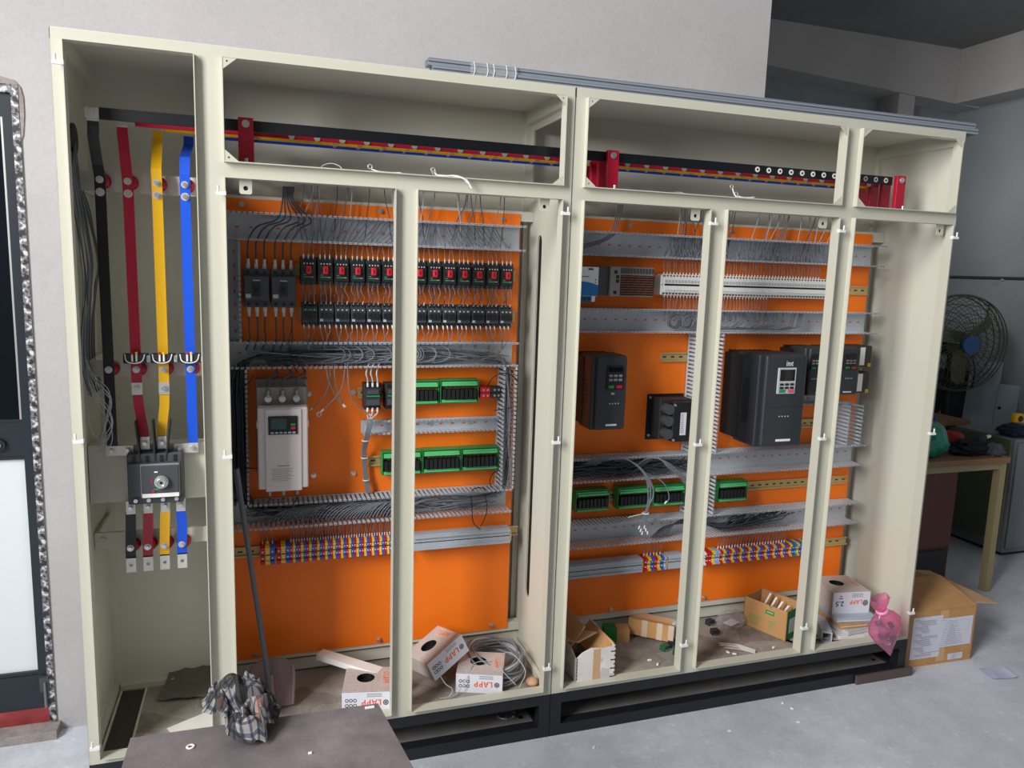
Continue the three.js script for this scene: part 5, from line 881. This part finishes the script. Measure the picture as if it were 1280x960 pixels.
{
  const rag = new THREE.MeshStandardMaterial({ map: tex(512, (u, v) => { const sx = Math.abs((u * 9) % 1 - .5), sy = Math.abs((v * 9) % 1 - .5), d = (sx < .16 ? 1 : 0) + (sy < .16 ? 1 : 0), n = fbm(u, v, 7, 120, 4) * 34 + (whiteNoise(u, v) - .5) * 22, b = fbm(u, v, 3, 140, 3) > .28; const nv = fbm(u, v, 2.5, 160, 3) > .05 ? .5 : 1.12; const c = (d === 2 ? [38, 42, 52] : d === 1 ? [72, 76, 86] : [128, 125, 122]).map(q => q * nv); return b ? [c[0] * .75 + 40 + n, c[1] * .62 + 26 + n, c[2] * .55 + 20 + n] : [c[0] + n, c[1] + n, c[2] + n]; }, 4), roughness: .95, side: THREE.DoubleSide });
  const N = 120, geo = new THREE.PlaneGeometry(1, 1, N, N).rotateX(-Math.PI / 2), p = geo.attributes.position;
  const ridge = (x, z, f, s) => { const n = Math.abs(noise.noise(x * f, s, z * f)); return Math.exp(-n * n * 14); };
  for (let i = 0; i < p.count; i++) {
    let u = p.getX(i) * 2, v = p.getZ(i) * 2; const a = Math.atan2(v, u), rmax = .86 + .30 * noise.noise(Math.cos(a) * 1.3, 3.3, Math.sin(a) * 1.3) + .10 * noise.noise(Math.cos(a) * 4, 9, Math.sin(a) * 4), k = Math.max(Math.abs(u), Math.abs(v)) / Math.max(1e-4, Math.hypot(u, v)); u *= k * rmax; v *= k * rmax;
    const rad = Math.hypot(u, v), dome = Math.max(0, 1 - Math.pow(rad, 1.7));
    const wx = u + .35 * noise.noise(u * 1.4, 7, v * 1.4), wz = v + .35 * noise.noise(u * 1.4, 17, v * 1.4);
    const f = ridge(wx, wz, 1.5, 21.4) * .55 + ridge(wx + 3, wz * 1.6, 2.2, 33.7) * .35 + ridge(wx * 1.3, wz + 5, 3.6, 47.1) * .16;
    const y = .003 + .05 * dome + .066 * f * (dome * .85 + .15) * Math.min(1, (1.15 - rad) * 3);
    p.setXYZ(i, u * .095 + .022 * noise.noise(u * 2, 51, v * 2), Math.max(.002, y), v * .12 + .022 * noise.noise(u * 2, 61, v * 2));
  }
  const g2 = geo; g2.computeVertexNormals();
  for (let i = 0; i < p.count; i++) g2.attributes.uv.setXY(i, g2.attributes.uv.getX(i) * .32, g2.attributes.uv.getY(i) * .36);
  rag.userData.keepUV = true;
  const o = solo('rag', 'crumpled dirty plaid rag lying on the work table', 'rag', g2, rag); o.position.set(.435, .6, .605); o.rotation.y = .35;
}

// ---------------------------------------------------------------- the rear of the hall, right
const TT = .735;
{
  const g = thing('workbench', 'wooden workbench with a tan metal frame behind the right enclosure', 'workbench');
  part(g, 'bench_top', [B(3.02, 4.17, TT - .03, TT, -1.2, -.555)], mat.wood); for (const [x, z] of [[4.14, -.585], [4.14, -1.15], [3.05, -1.15], [3.05, -.585]]) part(g, 'leg', B(x - .02, x + .02, 0, TT - .03, z - .02, z + .02), mat.tableFrame); part(g, 'frame_rail', B(3.07, 4.12, TT - .065, TT - .03, -.60, -.57), mat.tableFrame);
  const r = thing('rear_bench', 'second brown bench standing behind the workbench', 'bench'); part(r, 'bench_top', B(3.0, 4.9, TT - .03, TT, -1.78, -1.42), mat.wood); for (const [x, z] of [[4.86, -1.46], [4.86, -1.74], [3.04, -1.74], [3.04, -1.46]]) part(r, 'leg', B(x - .02, x + .02, 0, TT - .03, z - .02, z + .02), mat.tableFrame);
}
{ const g = thing('wooden_cabinet', 'dark reddish wooden cabinet under the workbench', 'cabinet'); part(g, 'carcass', B(3.42, 3.94, .02, .69, -1.1, -.66), mat.darkWood); part(g, 'door', RB(3.43, 3.93, .24, .68, -.66, -.645, .003), M(0x5c2a1e, .5)); part(g, 'plinth_board', B(3.44, 3.92, 0, .22, -.66, -.655), mat.black); }
{ const g = thing('olive_board', 'olive metal board standing against the side of the grey cupboard', 'board'); part(g, 'sheet', RB(4.672, 4.688, .10, .71, -1.37, -.95, .003), mat.olive); for (const z of [-1.34, -1.0]) part(g, 'foot', B(4.672, 4.688, 0, .10, z, z + .03), mat.black); }
{ const g = thing('grey_cupboard', 'low grey metal cupboard at the far right edge', 'cupboard'); part(g, 'carcass', RB(4.70, 5.42, .02, .72, -1.36, -.94, .006), mat.greyPanel); part(g, 'door', RB(4.71, 5.055, .05, .70, -.94, -.928, .003), mat.greyPanel); part(g, 'door', RB(5.06, 5.41, .05, .70, -.94, -.928, .003), mat.greyPanel); part(g, 'handle', RB(5.03, 5.045, .34, .44, -.928, -.91, .003), mat.steel); part(g, 'base', B(4.72, 5.4, 0, .02, -1.34, -.96), mat.black); }
// things on the bench
const lump = (name, label, cat, x, y, z, sx, sy, sz, m, f = 2.5, amp = .3, sd = 1) => { const geo = new THREE.IcosahedronGeometry(1, 4), p = geo.attributes.position; for (let i = 0; i < p.count; i++) { const v = V().fromBufferAttribute(p, i), n = 1 + amp * noise.noise(v.x * f + sd, v.y * f, v.z * f) + amp * .5 * noise.noise(v.x * f * 2.6, v.y * f * 2.6 + sd, v.z * f * 2.6); p.setXYZ(i, v.x * n * sx, Math.max(0, sy * .8 + v.y * n * sy), v.z * n * sz); } geo.computeVertexNormals(); const o = solo(name, label, cat, geo, m); o.position.set(x, y, z); return o; };
lump('green_bag', 'green plastic bag standing at the left of the workbench', 'bag', 3.72, TT, -.68, .13, .10, .09, M(0x0e8466, .3), 1.6, .18, 3);
lump('red_cap', 'red cap lying behind the dark clothes on the bench', 'cap', 4.1, TT, -.86, .07, .045, .06, M(0xa01820, .7), 1.4, .1, 5);
lump('blue_cap', 'small blue cap beside the red one on the bench', 'cap', 3.98, TT, -.95, .05, .045, .05, M(0x263a9a, .6), 1.4, .1, 6);
lump('dark_jacket', 'dark folded jacket on the workbench corner', 'clothes', 4.0, TT, -.66, .12, .045, .07, M(0x171b26, .9), 3, .4, 7);
lump('grey_cloth', 'grey patterned cloth beside the dark jacket', 'cloth', 4.11, TT, -.61, .05, .035, .045, M(0x4c525c, .9), 4, .4, 8);
lump('navy_cloth', 'navy cloth hanging on the grey cupboard', 'cloth', 4.80, .72, -1.04, .09, .04, .08, M(0x16283c, .9), 2.6, .3, 9);
{ const g = thing('yellow_tape_measure', 'yellow tape measure on the cupboard at the right edge', 'tape measure'); g.position.set(4.84, .792, -1.06); part(g, 'case', RB(-.035, .035, 0, .06, -.02, .02, .012, 2), M(0xe0a80c, .45)); part(g, 'badge', cyl(0, .03, .021, .018, .004, 'z', 20), mat.black); part(g, 'tab', B(.035, .045, .0, .012, -.01, .01), mat.steel); }
{ const g = thing('white_tool', 'small white and black tool on the workbench corner', 'tool'); g.position.set(4.14, TT + .06, -.70); g.rotation.z = .2; part(g, 'grip', RB(-.04, .02, 0, .022, -.012, .012, .006), mat.black); part(g, 'tip', RB(.02, .05, .004, .018, -.008, .008, .003), mat.whitePl); }
{ const g = thing('bottle', 'small bottle with a blue cap at the back of the workbench', 'bottle'); part(g, 'body', new THREE.LatheGeometry([[0, 0], [.03, 0], [.03, .07], [.014, .09], [.012, .1], [0, .1]].map(q => new THREE.Vector2(...q)), 20).translate(4.14, TT, -1.02), M(0xb8c4cc, .2)); part(g, 'cap', cyl(4.14, TT + .112, -1.02, .015, .024, 'y', 16), M(0x1b48b0, .4)); }
// panels leaning on the right wall
const lean = (name, label, x, z, w, h, m) => { const g = thing(name, label, 'panel', 'panels leaning on the wall'); g.position.set(x, 0, z); g.rotation.set(0, -1.3, 0); part(g, 'sheet', RB(-w / 2, w / 2, 0, h, -.012, .012, .003).rotateX(-.10), m); for (const y of [h * .55, h * .8]) part(g, 'hole', cyl(-w / 2 + .03, y, .014, .012, .003, 'z', 10).rotateX(-.10), mat.black); };
lean('leaning_sheet', 'tall pale blue-grey steel panel leaning on the far wall', 5.60, -1.98, .22, 1.06, M(0xb4c6ce, .5)); lean('leaning_sheet', 'shorter blue-grey steel panel leaning beside the tall one', 5.64, -1.80, .14, .90, M(0xaabcc4, .5)); lean('leaning_board', 'dark board leaning behind the fan pole', 5.60, -2.3, .34, .95, M(0x3a3f46, .7));
{ const g = thing('white_conduit', 'dark upright conduit with clips beside the leaning panels', 'conduit'); part(g, 'tube', tube([[5.50, 0, -2.25], [5.55, .6, -2.25], [5.6, 1.05, -2.25]], .018, 6, 8), mat.black); for (const y of [.6, .85]) part(g, 'clip', RB(5.53 + (y - .6) * .1, 5.57 + (y - .6) * .1, y, y + .03, -2.235, -2.22, .003), mat.steel); }
// pedestal fan
{
  const g = thing('pedestal_fan', 'tall pedestal fan with a wire guard and blue hub', 'fan'); const C = V(5.16, 1.21, -1.72); g.position.set(5.10, 0, -1.79);
  const metal = M(0x4a4d3c, .5), blade = M(0x6a7052, .5);
  part(g, 'base', [cyl(0, .02, 0, .22, .04, 'y', 32)], metal); part(g, 'pole', cyl(-.0, .6, -.02, .022, 1.18, 'y', 16), mat.black); part(g, 'motor', [cyl(0, 1.21, -.03, .085, .15, 'z', 24), cyl(0, 1.21, -.12, .06, .04, 'z', 20)], metal);
  const R = .335, head = new THREE.Group(); head.name = 'wire_guard';
  const guard = []; for (const [r, z] of [[R, .06], [R, .02], [R * .97, .10], [R * .97, -.02]]) guard.push(new THREE.TorusGeometry(r, .005, 6, 56).translate(0, 1.21, z));
  for (const s of [1, -1]) { for (const f of [.28, .45, .62, .8]) guard.push(new THREE.TorusGeometry(R * f, .0026, 5, 44).translate(0, 1.21, .04 + s * (.04 + .065 * (1 - f * f)))); for (let i = 0; i < 44; i++) { const a = i / 44 * Math.PI * 2; guard.push(tube([.2, .55, .8, 1].map(f => [R * f * Math.cos(a + s * f * .9), 1.21 + R * f * Math.sin(a + s * f * .9), .04 + s * (.04 + .065 * (1 - f * f)) * (f === 1 ? .3 : 1)]), .0022, 8, 4)); } }
  const gm = part(g, 'wire_guard', guard, metal); gm.userData.kind = 'stuff';
  for (let i = 0; i < 3; i++) { const a = i * 2.094 + .45; part(g, 'guard_strut', tube([[.08 * Math.cos(a + .5), 1.21 + .08 * Math.sin(a + .5), .15], [R * .6 * Math.cos(a + .5), 1.21 + R * .6 * Math.sin(a + .5), .125], [R * Math.cos(a + .5), 1.21 + R * Math.sin(a + .5), .05]], .007, 8, 6), metal); const bl = new THREE.Shape([[.03, -.03], [.12, -.05], [.25, -.055], [.29, -.02], [.28, .03], [.15, .045], [.04, .03]].map(q => new THREE.Vector2(...q))); part(g, 'blade', new THREE.ExtrudeGeometry(bl, { depth: .003, bevelEnabled: false }).rotateX(.45).rotateZ(a + .2).translate(0, 1.21, .05), blade); }
  const hub = part(g, 'hub', cyl(0, 1.21, .07, .045, .08, 'z', 24), metal); part(hub, 'hub_cap', [cyl(0, 1.21, .16, .062, .02, 'z', 28)], M(0x1f5488, .5), 'blue hub cap');
  g.rotation.y = -.18;
}

renderer.render(scene, camera);
